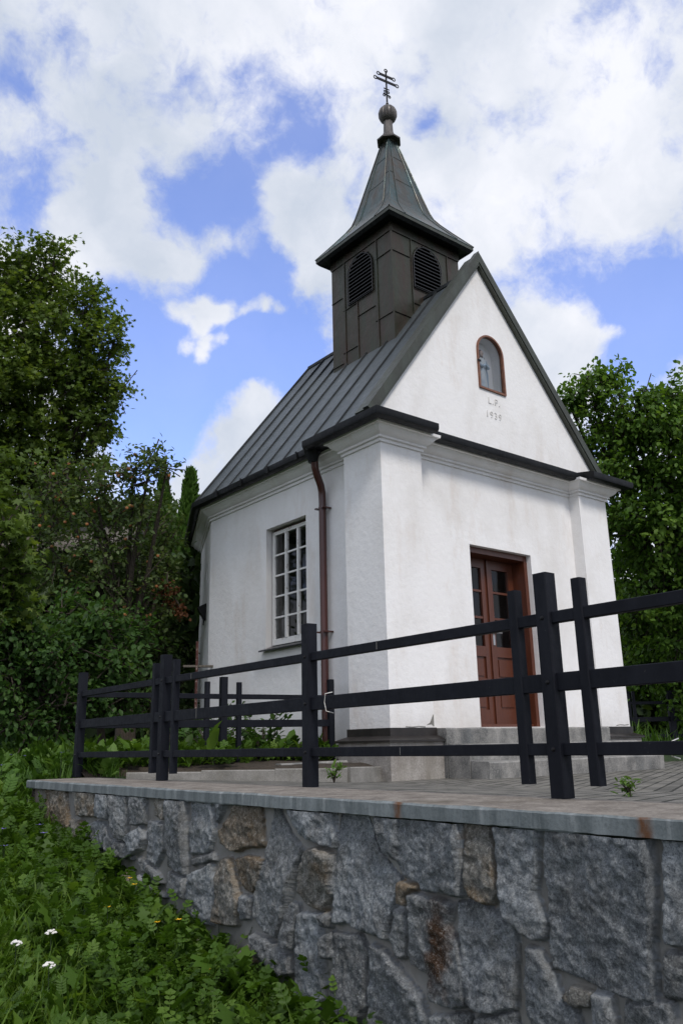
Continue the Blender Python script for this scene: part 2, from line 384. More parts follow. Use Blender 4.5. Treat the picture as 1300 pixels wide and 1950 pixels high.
# value noise for shaped surfaces
def vnoise(x, y, seed=0):
    xi = np.floor(x).astype(int); yi = np.floor(y).astype(int); fx = x-xi; fy = y-yi
    h = lambda a, b: ((np.sin(a*127.1+b*311.7+seed*74.7)*43758.5453) % 1.0)
    sx = fx*fx*(3-2*fx); sy = fy*fy*(3-2*fy)
    return (h(xi, yi)*(1-sx)+h(xi+1, yi)*sx)*(1-sy)+(h(xi, yi+1)*(1-sx)+h(xi+1, yi+1)*sx)*sy
def fbm(x, y, oct=4, seed=0):
    t = 0; a = .5
    for i in range(oct): t = t+a*(vnoise(x, y, seed+i)-.5); x = x*2.03; y = y*2.03; a *= .5
    return t

# ------------------------------------------------------------------ ground
XF, SL = -2.636, 0.016
def FL(t, dx=0, z=0): return (XF+SL*t+dx, t, z)
YT = np.array([-30, -9, -6, -4, -3, -2, -1, 0, 1.2, 2.5, 4, 7, 12, 30])
ZT = np.array([-1.3, -1.25, -1.2, -1.06, -.93, -.77, -.60, -.43, -.17, -.02, .10, .25, .45, .9])
def terr(x, y):
    z = np.interp(y, YT, ZT)
    inside = np.clip((x+3.25)/.7, 0, 1)*np.clip((y-.74)/.2, 0, 1)
    z = z+inside*np.clip(.10-z, 0, 1)
    z = z+.10*np.clip((-3.6-x)/2.5, 0, 1)*np.clip((3-y)/3, 0, 1)
    z = z+.05*fbm(x*1.3, y*1.3, 3, 5)
    under = np.clip((x+3.0)/.25, 0, 1)*np.clip((.75-y)/.2, 0, 1)
    return z-under*.5*np.clip((10-x)/4, 0, 1)
gx = np.concatenate([np.linspace(-400, -14, 18), np.arange(-13, 13, .2), np.linspace(14, 400, 18)])
gy = np.concatenate([np.linspace(-400, -14, 18), np.arange(-13, 20, .2), np.linspace(21, 400, 18)])
X, Y = np.meshgrid(gx, gy); Z = terr(X, Y)
nx, ny = len(gx), len(gy); idx = np.arange(nx*ny).reshape(ny, nx)
Q = np.stack([idx[:-1, :-1], idx[:-1, 1:], idx[1:, 1:], idx[1:, :-1]], -1).reshape(-1, 4)
g = rawmesh('ground', np.stack([X, Y, Z], -1).reshape(-1, 3), Q, 'ground_green', smooth=True); struct(g)
# paved court: falls from the wall coping to the chapel
def zpl(x, y=0): return float(np.interp(x, [-2.6, -.3, 4, 6], [.105, -.002, -.002, -.002]))
m = MB(); xs = [-2.56, -2.0, -1.4, -.8, -.3, 1, 4, 7.5]; vs = []; 
for x in xs: vs += [(x, -9, zpl(x)), (x, .95, zpl(x))]
m.add(vs, [(2*i, 2*i+2, 2*i+3, 2*i+1) for i in range(len(xs)-1)])
struct(m.build('paved_court', 'pavers'))

# ------------------------------------------------------------------ retaining wall
rw = thing('retaining_wall', 'low retaining wall of grey granite rubble under a concrete coping', 'wall', FL(-4, -.45, -1.1))
WX = -.47
T0, T1, H = -8.2, .80, .008
ST = []   # traced stones: polygons in photo pixels on the wall face, and a tint kind
def z8(*p): return [(650+a/2, 1450+b/2) for a, b in p]
def z7(*p): return [(a/2, 1500+b/2) for a, b in p]
ST += [(z8((20,252),(110,250),(160,340),(250,445),(215,600),(200,665),(100,640),(45,605),(5,610),(-5,430)),0),
 (z8((165,257),(255,255),(262,290),(240,370),(195,345),(160,300)),0),
 (z8((264,272),(490,280),(500,380),(495,505),(420,490),(340,480),(330,455),(265,430),(245,370)),0),
 (z8((505,290),(600,300),(625,400),(635,500),(605,540),(540,515),(515,460)),3),
 (z8((632,330),(660,306),(790,310),(785,420),(770,500),(820,600),(810,670),(770,665),(700,610),(665,560),(650,450)),0),
 (z8((825,325),(1220,335),(1235,450),(1232,700),(1240,890),(1170,890),(1080,865),(960,810),(850,770),(835,600),(820,430)),0),
 (z8((255,455),(320,475),(290,500),(285,540),(255,535)),3),(z8((235,560),(275,565),(280,640),(275,735),(245,740),(225,660)),1),
 (z8((300,505),(400,520),(455,540),(445,620),(480,700),(510,830),(515,920),(470,930),(380,900),(370,800),(295,760),(300,640)),4),
 (z8((475,530),(560,530),(640,580),(695,600),(700,730),(700,930),(640,940),(560,935),(525,900),(500,760),(485,640)),0),
 (z8((745,700),(800,720),(850,800),(870,880),(930,930),(960,1020),(760,1020),(745,900)),0),
 (z8((895,880),(920,850),(1000,870),(1000,915),(930,915)),3),(z8((1010,870),(1070,890),(1080,1030),(1015,1030)),0),
 (z8((1125,910),(1300,905),(1330,1030),(1120,1040)),1),(z8((1285,400),(1390,390),(1410,690),(1290,680)),0),(z8((1285,720),(1400,720),(1400,880),(1280,880)),1),
 (z8((1290,340),(1400,345),(1390,375),(1290,380)),0),
 (z8((150,690),(200,720),(260,800),(330,880),(360,970),(350,1040),(130,1040),(140,850)),0),
 (z8((5,650),(100,660),(125,720),(125,930),(90,980),(0,990)),1),(z8((550,965),(700,955),(720,1040),(540,1040)),1),(z8((380,965),(520,955),(520,1040),(390,1040)),1),
 (z7((1110,130),(1230,160),(1290,180),(1310,225),(1260,215),(1180,180)),0),
 (z7((1060,150),(1130,180),(1170,230),(1145,330),(1110,470),(1080,570),(1030,540),(980,480),(985,420),(1010,330),(1035,230)),1),
 (z7((1185,240),(1240,225),(1296,260),(1296,400),(1265,465),(1200,440),(1160,390),(1160,330)),3),
 (z7((1130,435),(1160,440),(1155,530),(1140,615),(1105,590),(1110,510)),1),(z7((1168,475),(1250,475),(1250,600),(1255,800),(1230,835),(1150,790),(1155,640)),0),
 (z7((850,165),(920,140),(1005,140),(1020,220),(960,225),(900,240),(855,210)),2),(z7((910,270),(965,262),(1020,280),(1015,330),(985,395),(945,385),(925,340)),2),
 (z7((850,275),(890,265),(905,330),(935,430),(920,520),(830,510),(835,420)),3),(z7((940,410),(970,420),(965,490),(940,500)),0),
 (z7((735,90),(820,90),(830,170),(810,240),(735,255)),0),(z7((735,275),(828,250),(835,272),(740,295)),1),(z7((740,330),(820,290),(830,400),(820,520),(760,500),(730,420)),0),
 (z7((645,85),(720,90),(725,200),(720,330),(650,300),(645,220)),1),(z7((570,130),(635,140),(628,240),(600,300),(565,265)),0),(z7((490,190),(540,145),(558,190),(545,230),(515,250)),0),
 (z7((430,70),(490,65),(488,140),(480,205),(450,190),(425,120)),1),(z7((325,150),(360,130),(400,135),(395,230),(360,240),(330,200)),0),
 (z7((270,60),(358,55),(358,108),(290,105)),3),(z7((370,65),(415,65),(410,120),(370,110)),0),(z7((405,145),(430,200),(500,225),(508,272),(430,262),(403,230)),1),
 (z7((160,40),(240,45),(255,150),(238,190),(160,170)),2),(z7((262,125),(312,130),(318,200),(265,190)),3),
 (z7((980,555),(1050,580),(1130,640),(1135,700),(1100,710),(1000,620)),1),(z7((590,58),(638,70),(633,118),(590,105)),3),(z7((505,85),(560,80),(558,135),(510,140)),1),
 (z7((835,95),(895,98),(880,125),(838,132)),0),(z7((530,265),(560,285),(600,320),(625,360),(590,365),(540,310)),1),(z7((1262,480),(1290,490),(1285,525),(1265,520)),1),
 (z7((1270,560),(1300,545),(1300,640),(1265,640)),1),(z7((650,320),(715,345),(715,420),(650,400)),1),(z7((560,320),(600,390),(640,420),(560,400)),0)]
polys = []
for pl, k in ST:
    q = np.array([on(a, b, 0, XF+SL*(-2.5)+WX) for a, b in pl])[:, 1:]
    q = q.copy(); q[q[:, 1] > -.040, 1] = .075
    polys.append((q, k))
ymin = min(q[:, 0].min() for q, _ in polys)
# plain random rubble beyond the traced part (outside the picture) and at the foot
for i in range(26):
    c = np.array([T0+.15+(ymin-T0)*(i % 9)/9+random.uniform(-.05, .05), -.12-.36*(i//9)+random.uniform(-.05, .05)])
    if c[0] > ymin-.15: continue
    a0 = random.random()*6; q = np.array([[c[0]+(.13+.03*random.random())*math.cos(a0+k*1.047)*1.15, c[1]+.16*math.sin(a0+k*1.047)] for k in range(6)])
    polys.append((q, random.choice((0, 1, 3))))
ty = np.arange(T0, T1+1e-6, H*.9); tz = np.arange(-1.30, .058, H*.9)
TY, TZ = np.meshgrid(ty, tz)
wy = TY+.016*fbm(TY*20, TZ*20, 5, 1); wz = TZ+.016*fbm(TY*20, TZ*20, 5, 2)
SD = np.full(TY.shape, -1.0); ID = np.full(TY.shape, -1)
for i, (q, k) in enumerate(polys):
    lo, hi = q.min(0)-.06, q.max(0)+.06
    msk = (wy > lo[0]) & (wy < hi[0]) & (wz > lo[1]) & (wz < hi[1])
    if not msk.any(): continue
    a, b = wy[msk], wz[msk]; ins = np.zeros(a.shape, bool); dm = np.full(a.shape, 9.)
    for j in range(len(q)):
        p0, p1 = q[j], q[(j+1) % len(q)]; e = p1-p0; L2 = e@e+1e-12
        t = np.clip(((a-p0[0])*e[0]+(b-p0[1])*e[1])/L2, 0, 1)
        dm = np.minimum(dm, np.hypot(a-p0[0]-t*e[0], b-p0[1]-t*e[1]))
        cond = ((p0[1] > b) != (p1[1] > b)); xc = p0[0]+(b-p0[1])*(p1[0]-p0[0])/((p1[1]-p0[1]) if abs(p1[1]-p0[1]) > 1e-9 else 1e-9)
        ins ^= cond & (a < xc)
    s = np.where(ins, dm, -dm); old = SD[msk]; bt = s > old
    old[bt] = s[bt]; SD[msk] = old; oi = ID[msk]; oi[bt & (s > -.008)] = i; ID[msk] = oi
SD = SD+.010
NB = len(polys)
for _ in range(150):      # small filler stones where the traced joints leave wide blanks
    low = np.where(ID == -1, SD, 9.); j = np.unravel_index(np.argmin(np.where(TZ < .03, low, 9.)), SD.shape)
    if SD[j] > -.030: break
    r_ = min(.11, -SD[j]*.92); cy_, cz_ = wy[j], wz[j]; a0 = random.random()*6
    q = np.array([[cy_+r_*random.uniform(.85, 1.15)*math.cos(a0+k*1.047), cz_+r_*random.uniform(.85, 1.15)*math.sin(a0+k*1.047)] for k in range(6)])
    polys.append((q, random.choice((0, 0, 1, 3)))); i = len(polys)-1
    y0_, z0_ = np.searchsorted(ty, cy_-.2), np.searchsorted(tz, cz_-.2); y1_, z1_ = np.searchsorted(ty, cy_+.2), np.searchsorted(tz, cz_+.2)
    sl_ = (slice(z0_, z1_), slice(y0_, y1_)); a, b = wy[sl_], wz[sl_]; s = np.full(a.shape, 9.)
    for k in range(6):
        p0, p1 = q[k], q[(k+1) % 6]; e = p1-p0; nn = np.array([-e[1], e[0]])/np.linalg.norm(e); s = np.minimum(s, (a-p0[0])*nn[0]+(b-p0[1])*nn[1])
    old = SD[sl_]; bt = s > old; old = np.where(bt, s, old); SD[sl_] = old; oi = ID[sl_]; oi[bt & (s > .002)] = i; ID[sl_] = oi
Hh = .006+.014*fbm(TY*7, TZ*7, 4, 9)
COLR = np.empty(TY.shape+(4,)); COLR[..., 3] = 0; COLR[..., :3] = np.array([.225, .222, .21])*(1+.5*fbm(TY*5, TZ*5, 4, 3))[..., None]
PAL = {0: (.285, .307, .325), 1: (.245, .258, .265), 2: (.27, .245, .205), 3: (.30, .29, .26), 4: (.27, .285, .295)}
for i, (q, k) in enumerate(polys):
    msk = ID == i
    if not msk.any(): continue
    c = q.mean(0); sz = np.sqrt(np.ptp(q[:, 0])*np.ptp(q[:, 1]))
    d = np.clip(SD[msk]-.003, 0, 1)
    edge = np.clip(d/.007, 0, 1)**.6
    tl = np.array([random.uniform(-.06, .06), random.uniform(-.09, .05)])
    base = random.uniform(.028, .050)
    a, b = TY[msk], TZ[msk]
    crag = .020*fbm(a*6+i, b*6, 5, 20+i)-.034*np.abs(fbm(a*11+.5*b, b*15+i, 4, 40+i))+.018*np.abs(fbm(a*24, b*24+i, 4, 42+i))+.016*fbm(a*50, b*50+i, 3, 45+i)+.006
    fac = np.full(a.shape, 9.)
    for _ in range(6):
        gy_, gz_ = random.uniform(-.22, .22), random.uniform(-.22, .22); oy, oz = c[0]+random.uniform(-.4, .4)*np.ptp(q[:, 0]), c[1]+random.uniform(-.4, .4)*np.ptp(q[:, 1])
        fac = np.minimum(fac, (a-oy+.02*fbm(a*9, b*9, 3, 33+i))*gy_+(b-oz+.02*fbm(a*9, b*9, 3, 34+i))*gz_+random.uniform(.0, .018))
    fac = np.clip(fac, -.016, .016)
    lay = .014*np.abs(fbm((a+b*.6)*13+i, (b-a*.6)*4, 4, 60+i))
    Hh[msk] = np.maximum(.0, edge*(base+(a-c[0])*tl[0]+(b-c[1])*tl[1]+crag+lay+fac+.006))+.003
    col = np.array(PAL[k])*random.uniform(.82, 1.18)
    cc = np.repeat(col[None], len(a), 0)*(1+1.0*fbm(a*10, b*10+i, 5, 80+i))[:, None]
    if k in (2, 3):
        w = np.clip((.35 if k == 2 else .1)+2.6*fbm(a*9, b*11+i, 4, 90)+.25*np.exp(-d/.02), 0, .85)[:, None]; cc = cc*(1-w)+w*np.array([.20, .145, .085])*(1.0 if k == 2 else 1.2)
    if k == 4:
        w = np.clip(1.4-np.hypot((a-c[0]+.01)/.055, (b-c[1]-.02)/.15)+2.0*fbm(a*16, b*22, 4, 91), 0, 1)[:, None]; cc = cc*(1-w)+w*np.array([.085, .040, .016])
    COLR[msk, :3] = cc; COLR[msk, 3] = np.clip((SD[msk]-.003)/.006, 0, 1)
# fresh rust-brown wash running down the far end of the wall
w = np.clip(1-(T1-TY)/.45, 0, 1)*np.clip((TZ+.35)/.3, 0, 1)*np.clip(.6+1.6*fbm(TY*22, TZ*3, 4, 7), 0, 1)
COLR[..., :3] = COLR[..., :3]*(1-.75*w[..., None])+.75*w[..., None]*np.array([.10, .050, .022])
PX = XF+SL*TY+WX-Hh
n0, n1 = len(tz), len(ty); idx = np.arange(n0*n1).reshape(n0, n1)
Q = np.stack([idx[:-1, :-1], idx[1:, :-1], idx[1:, 1:], idx[:-1, 1:]], -1).reshape(-1, 4)
V = np.stack([PX, TY, TZ], -1).reshape(-1, 3)
# return face at the far end
ex = np.arange(0, .5, .02); EX, EZ = np.meshgrid(ex, tz[::2]); yE = T1+.01*fbm(EX*9, EZ*9, 4, 4)
PE = np.stack([XF+SL*T1+WX+EX-.03, yE, EZ], -1).reshape(-1, 3); ie = np.arange(len(PE)).reshape(EX.shape)+len(V)
Q2 = np.stack([ie[:-1, :-1], ie[1:, :-1], ie[1:, 1:], ie[:-1, 1:]], -1).reshape(-1, 4)
cE = np.tile(np.array([.12, .10, .08, 1]), (len(PE), 1))
rawmesh('masonry', np.vstack([V, PE]), np.vstack([Q, Q2]), 'granite', {'stone_colour': ('FLOAT_COLOR', np.vstack([COLR.reshape(-1, 4), cE]))}, rw, smooth=False)
# coping slab, slightly uneven cast edges
m = MB(); n = 420; ys = np.linspace(T0, .885, n); prof = [(-.515, .056), (-.522, .060), (-.522, .108), (-.514, .116), (-.07, .118), (.08, .112), (.08, .02), (-.40, .054)]
for i in range(n-1):
    for k in range(len(prof)):
        pass
vs = []
for y in ys:
    for k, (dx, z) in enumerate(prof):
        j = .005*(vnoise(np.array(y*5.), np.array(k*3.1), 3)-.5)+.003*(vnoise(np.array(y*31.), np.array(k*7.1), 4)-.5)
        vs.append((XF+SL*y+dx+(float(j) if k < 4 else 0), y, z+(float(j) if k < 5 else 0)))
kk = len(prof); fs = []; mi = []
for i in range(n-1):
    for k in range(kk):
        m_i = 1 if k in (3, 4) else 0
        fs.append((i*kk+k, i*kk+(k+1) % kk, (i+1)*kk+(k+1) % kk, (i+1)*kk+k)); mi.append(m_i)
fs += [tuple(range((n-1)*kk+kk-1, (n-1)*kk-1, -1)), tuple(range(kk))]; mi += [0, 0]
m.v = [tuple(map(float, q)) for q in vs]; m.f = [tuple(reversed(f)) for f in fs]; m.mi = mi
m.build('coping', ['cap_face', 'cap_top'], rw)

# ------------------------------------------------------------------ fences
def post(par, x, y, z0, z1, w, d, kind):
    c = np.array([x, y, (z0+z1)/2]); d = np.array([*d, 0.]); d /= np.linalg.norm(d); s = np.array([d[1], -d[0], 0])
    m = MB().obox(c, s*w/2, d*w/2, np.array([0, 0, (z1-z0)/2]), .004); return m.build(kind, 'fence_paint', par)
RAILS = ((.845, .797), (.597, .525), (.325, .277))
def run(par, A, B, post_w=.066, trim=(0, 0)):
    A, B = np.array(A, float), np.array(B, float); d = (B-A)/np.linalg.norm(B-A)
    for zt, zb in RAILS:
        MB().beam((*(A+d*trim[0]), (zt+zb)/2), (*(B-d*trim[1]), (zt+zb)/2), .036, zt-zb, .003).build('rail', 'fence_paint', par)
def fence(name, label, pts, triples, singles, base, skip_last=False):
    par = thing(name, label, 'fence', (*pts[0], base))
    for A, B in zip(pts[:-1], pts[1:]): run(par, A, B)
    return par
DZ = .001
front = fence('fence', 'dark painted post-and-rail fence along the coping of the retaining wall', [FL(-7.7)[:2], FL(1.195)[:2]], (), (), .117)
dirF = (SL, 1)
for t, tri in ((-7.45, 0), (-5.74, 0), (-4.03, 1), (-2.33, 0), (-.495, 1), (1.17, 0)):
    x, y, _ = FL(t); post(front, x, y, .117, 1.010, .068, dirF, 'post')
    if tri:
        for o_ in (-.170, .165): x, y, _ = FL(t+o_); post(front, x, y, .166, .962, .046, dirF, 'picket')
for t_, (zt, zb) in ((-.93, RAILS[0]), (-1.02, RAILS[1]), (-2.95, RAILS[0]), (-3.1, RAILS[2])):
    x, y, _ = FL(t_); MB().box((x-.0190, y-.0014, zb+.006), (x-.0165, y+.0014, zt-.006)).build('rail_joint', 'step_concrete', front)
for t_ in (-4.03, -2.33, -.495, 1.17):
    x, y, _ = FL(t_)
    for zt, zb in RAILS: MB().lathe((0, 0, 0), [(.009, 0), (.008, .004), (.004, .006)], 8).build('bolt', 'iron_black', front, True).matrix_basis = Matrix.Translation((x-.034, y, (zt+zb)/2)) @ Matrix.Rotation(R(-90), 4, 'Y')
P8 = np.array([-2.60, 1.22]); P7 = np.array([-1.224, 1.077]); P6 = np.array([-.03, .895])
back = fence('fence', 'shorter dark rail fence running from the terrace end to the brown downpipe', [P8+[.05, -.006], P7, P6], (), (), .12)
dB = P6-P7; dB = dB/np.linalg.norm(dB)
post(back, *P7, .13, 1.010, .068, dB, 'post'); post(back, *(P6), .13, 1.010, .060, dB, 'post')
for o_ in (-.17, .165): post(back, *(P7+dB*o_), .16, .962, .046, dB, 'picket')
FA, FB = sp(1200, 1338, 13.4), sp(1274, 1338, 13.4); dz = (FA[2]-.83)
RAILS_S = RAILS; RAILS = tuple((a+dz, b+dz) for a, b in RAILS_S)
dF = (FB-FA)[:2]/np.linalg.norm((FB-FA)[:2])
far = fence('fence', 'distant dark rail fence beside the right-hand corner of the chapel, in front of dark foliage', [FA[:2]-dF*.1, FA[:2]+dF*2.6], (), (), .15)
for o_, w in ((-.03, .046), (.05, .046), (.64, .09), (1.9, .068)): post(far, *(FA[:2]+dF*o_), .0, 1.010+dz, w, dF, 'post')
RAILS = RAILS_S
# two pale strings tied round the rails of the front fence
for px, py0, py1, nm in ((620, 1321, 1354, 'string'), (1278, 1412, 1440, 'string')):
    q0, q1 = on(px-1, py0, 0, XF-.075), on(px+1, py1, 0, XF-.075)
    m = MB().tube([q0+np.array([.05, 0, .01]), q0, (q0+q1)/2+np.array([-.004, .006, 0]), q1, q1+np.array([.05, 0, -.01])], .0022, 6)
    o = m.build('string', 'ceramic_white', None, True)
    tag(o, 'pale string tied round the middle rail beside the single post' if px < 700 else 'pale string tied round the lowest rail at the right edge of the photo', 'string')

# ------------------------------------------------------------------ chapel
CW, pw, ps, pp, Lc = 4.044, .595, .622, .157, 3.847
CX, TX, TYc = 1.875, 2.0, 1.789
chapel = thing('chapel', 'small white plastered chapel with dark metal roof and square bell tower', 'chapel', (2, 2, 0))
AP = [(CW-pp-.90, Lc+1.92), (CW/2, Lc+2.40), (pp+.90, Lc+1.92)]
OUT = [(0, 0), (pw, 0), (pw, pp), (CW-pw, pp), (CW-pw, 0), (CW, 0), (CW, ps), (CW-pp, ps), (CW-pp, Lc)] + AP + [(pp, Lc), (pp, ps), (0, ps)]
def arch(c, w, z0, zs, n=14):
    return [(c-w, z0), (c+w, z0)] + [(c+w*math.cos(math.pi*k/n), zs+w*math.sin(math.pi*k/n)) for k in range(n+1)]
def panel(m, A, B, outer, holes, depth, mi=0, mi_in=1, inner=True, splay=0.):
    A = np.array([*A, 0.], float); B = np.array([*B, 0.], float); d = (B-A)/np.linalg.norm(B-A); nin = np.array([-d[1], d[0], 0])
    P3 = lambda s, z, off=0: A+d*s+np.array([0, 0, z])+nin*off
    for off, flip, mm in ((0, False, mi), (depth, True, mi_in)):
        if off and not inner: continue
        hh = [[(s+(splay if off else 0)*(1 if s > np.mean([q[0] for q in h]) else -1), z+(splay*.5 if off else 0)*(1 if z > np.mean([q[1] for q in h]) else -1)) for s, z in h] for h in holes]
        loops = [outer]+hh
        tri = tessellate_polygon([[Vector((s, z, 0)) for s, z in lp] for lp in loops])
        flat = [q for lp in loops for q in lp]
        vs = [P3(s, z, off) for s, z in flat]; fs = []
        for t in tri:
            (x0, y0), (x1, y1), (x2, y2) = (flat[i] for i in t)
            ccw = (x1-x0)*(y2-y0)-(x2-x0)*(y1-y0) > 0
            fs.append(tuple(t) if ccw != flip else tuple(reversed(t)))
        m.add(vs, fs, mm)
    for h in holes:
        cs, cz = np.mean([q[0] for q in h]), np.mean([q[1] for q in h])
        n = len(h); vs = [P3(s, z) for s, z in h]+[P3(s+math.copysign(splay, s-cs), z+math.copysign(splay*.5, z-cz), depth) for s, z in h]
        m.add(vs, [(i, n+i, n+(i+1) % n, (i+1) % n) for i in range(n)], mi)
DX0, DX1, DZ0, DZ1 = 1.461, 2.552, .493, 2.543
WY0, WY1, WZ0, WZ1 = 1.565, 2.425, 1.485, 3.015
NC, NW = 2.02, .248
m = MB(); NO = len(OUT)
for i in range(NO):
    A, B = OUT[i], OUT[(i+1) % NO]; ln = math.dist(A, B); holes = []; zb = .02
    if i == 2: holes = [[(DX0-pw, DZ0), (DX1-pw, DZ0), (DX1-pw, DZ1), (DX0-pw, DZ1)]]
    if A == (pp, Lc): holes = [[(Lc-WY1, WZ0), (Lc-WY0, WZ0), (Lc-WY0, WZ1), (Lc-WY1, WZ1)]]
    if B == (pp, Lc): holes = [arch(ln-.58, .10, 2.68, 2.86)]
    big = i in (2, 7, 8, 9, 10, 11, 12)
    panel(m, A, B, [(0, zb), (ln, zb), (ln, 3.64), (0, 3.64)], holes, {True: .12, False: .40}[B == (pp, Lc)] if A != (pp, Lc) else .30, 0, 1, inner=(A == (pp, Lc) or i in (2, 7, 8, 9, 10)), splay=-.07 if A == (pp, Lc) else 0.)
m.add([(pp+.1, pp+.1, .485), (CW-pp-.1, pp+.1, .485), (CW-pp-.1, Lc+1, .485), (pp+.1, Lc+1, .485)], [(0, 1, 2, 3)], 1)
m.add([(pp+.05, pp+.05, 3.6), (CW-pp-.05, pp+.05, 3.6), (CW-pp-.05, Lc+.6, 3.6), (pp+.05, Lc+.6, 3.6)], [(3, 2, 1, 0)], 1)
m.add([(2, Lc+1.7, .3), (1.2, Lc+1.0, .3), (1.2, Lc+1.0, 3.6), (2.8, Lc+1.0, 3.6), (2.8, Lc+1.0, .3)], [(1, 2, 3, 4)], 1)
# gable
GY = .115; GP = 6.385; gout = [(0, 3.62), (CW, 3.62), (CW, 3.865), (CX, GP), (0, 3.865)]
nh = arch(NC, NW-.02, 4.60, 5.12)
panel(m, (0, GY), (CW, GY), gout, [nh], .14, 0, 0)
n = len(nh); vs = [(s, y, z) for y in (GY+.14, GY+.172) for s, z in nh]; m.add(vs, [tuple(range(n, 2*n))]+[(i, n+i, n+(i+1) % n, (i+1) % n) for i in range(n)], 0)
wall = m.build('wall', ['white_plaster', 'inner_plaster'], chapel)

def offpath(pts, d, closed):
    pts = [np.array(q, float) for q in pts]; n = len(pts); out = []
    for i in range(n):
        a = pts[i-1] if (closed or i > 0) else None; c = pts[(i+1) % n] if (closed or i < n-1) else None
        ns = []
        if a is not None: e = pts[i]-a; e /= np.linalg.norm(e); ns.append(np.array([e[1], -e[0]]))
        if c is not None: e = c-pts[i]; e /= np.linalg.norm(e); ns.append(np.array([e[1], -e[0]]))
        if len(ns) == 1: out.append(pts[i]+ns[0]*d)
        else: b = ns[0]+ns[1]; b /= np.linalg.norm(b); out.append(pts[i]+b*d/max(.2, b@ns[0]))
    return out
def sweep(m, path, prof, closed=False, mi=0):
    rows = [offpath(path, d, closed) for d, z in prof]; k = len(prof); n = len(path)
    vs = [(*rows[j][i], prof[j][1]) for i in range(n) for j in range(k)]
    fs = [(i*k+j, ((i+1) % n)*k+j, ((i+1) % n)*k+(j+1) % k, i*k+(j+1) % k) for i in range(n if closed else n-1) for j in range(k)]
    if not closed: fs += [tuple(range(k-1, -1, -1)), tuple(range((n-1)*k, n*k))]
    m.add(vs, fs, mi)
cprof = [(-.03, 3.440), (.022, 3.440), (.024, 3.464), (.016, 3.468), (.016, 3.476), (.046, 3.480), (.048, 3.500), (.040, 3.504), (.052, 3.512), (.074, 3.524), (.104, 3.548), (.126, 3.580), (.130, 3.590), (.160, 3.592), (.164, 3.622), (-.03, 3.622)]
m = MB(); sweep(m, OUT, cprof, True); m.build('cornice', 'white_plaster', chapel)
# eaves gutters
gp_side = [(.175, 3.622), (.205, 3.600), (.245, 3.598), (.275, 3.618), (.284, 3.66), (.280, 3.688), (.262, 3.690), (.19, 3.672)]
gp_front = [(.02, 3.630), (.16, 3.630), (.178, 3.606), (.24, 3.600), (.272, 3.614), (.282, 3.640), (.282, 3.694), (.262, 3.702), (-.16, 3.77), (-.16, 3.64)]
APX = [(pp, .93), (pp, Lc)]
m = MB(); sweep(m, [(CW-pp, 1.0), (CW-pp, Lc)]+AP+[(pp, Lc), (pp, .98)], gp_side)
for y in np.arange(1.35, 3.8, .62):     # gutter brackets
    m.box((pp-.30, y-.012, 3.60), (pp-.287, y+.012, 3.695))
m.build('gutter', 'gutter_black', chapel, True)
m = MB(); sweep(m, [(0, 1.03), (0, 0), (pw+.02, 0)], gp_front); m.build('gutter', 'gutter_black', chapel, True)
m = MB(); sweep(m, [(CW-pw-.02, 0), (CW, 0), (CW, 3.7)], gp_front); m.build('gutter', 'gutter_black', chapel, True)
m = MB(); sweep(m, [(pw+.0, pp), (CW-pw, pp)], [(a-.006, b-.004) for a, b in gp_front]); m.build('gutter', 'gutter_black', chapel, True)
# downpipe
m = MB(); q = [(-.09, 1.08, 3.62), (-.07, 1.08, 3.54), (-.06, 1.08, 3.44), (-.035, 1.085, 3.37), (.055, 1.125, 3.25), (.082, 1.14, 3.18), (.087, 1.14, 3.08), (.087, 1.14, 2.0), (.087, 1.14, .18)]
m.tube(q, [.065, .048, .043, .043, .043, .043, .043, .043, .043], 16)
dp = m.build('downpipe', 'downpipe_brown', chapel, True)
for z in (2.98, 1.55):
    m = MB(); m.tube([(.087, 1.14, z-.012), (.087, 1.14, z+.012)], .048, 16); m.box((.03, 1.06, z-.008), (.16, 1.092, z+.008)); m.box((.03, 1.188, z-.008), (.16, 1.22, z+.008))
    m.build('bracket', 'downpipe_brown', dp, True)
m = MB(); m.lathe((-.09, 1.08, 3.49), [(.05, 0), (.058, .02), (.075, .08), (.10, .13), (.11, .16)], 16); m.build('hopper', 'gutter_black', dp, True)

# roof
RX, RY, RZ = 1.93, 3.86, 6.33; EZ_ = 3.665
m = MB()
def slope_pts(y0, y1, left=True):
    ex = pp-.255 if left else CW-pp+.255
    return [(ex, y0, EZ_), (ex, y1, EZ_), (RX, y1, RZ), (RX, y0, RZ)]
a = slope_pts(.22, RY); m.add(a, [(3, 2, 1, 0)][::1]); b = slope_pts(.22, RY, False); m.add(b, [(0, 1, 2, 3)])
ev = offpath(OUT, .255, True); sel = [8, 9, 10, 11, 12]
fan = [(*ev[i], EZ_) for i in sel]; fan[0] = (CW-pp+.255, RY, EZ_); fan[-1] = (pp-.255, RY, EZ_)
for i in range(4): m.add([fan[i], fan[i+1], (RX, RY, RZ)], [(0, 1, 2)])
roof = m.build('roof', 'roof_sheet', chapel)
m = MB()
def seam(A, B, h=.030, w=.016):
    A, B = np.array(A, float), np.array(B, float); m.beam(A, B, w, h, 0)
for k in range(9):
    y = .44+.425*k
    if y < RY-.05: seam((pp-.25, y, EZ_+.012), (RX-.03, y, RZ-.02))
    if y < RY-.05: seam((CW-pp+.25, y, EZ_+.012), (RX+.03, y, RZ-.02))
for i in range(4):
    A, B = np.array(fan[i]), np.array(fan[i+1]); Pk = np.array([RX, RY, RZ])
    for t in (.25, .5, .75):
        b_ = A*(1-t)+B*t; seam(b_+[0, 0, .012], b_*.45+Pk*.55+[0, 0, .012])
for i in range(1, 4): seam(np.array(fan[i])+[0, 0, .01], (RX, RY, RZ+.005), .035, .03)
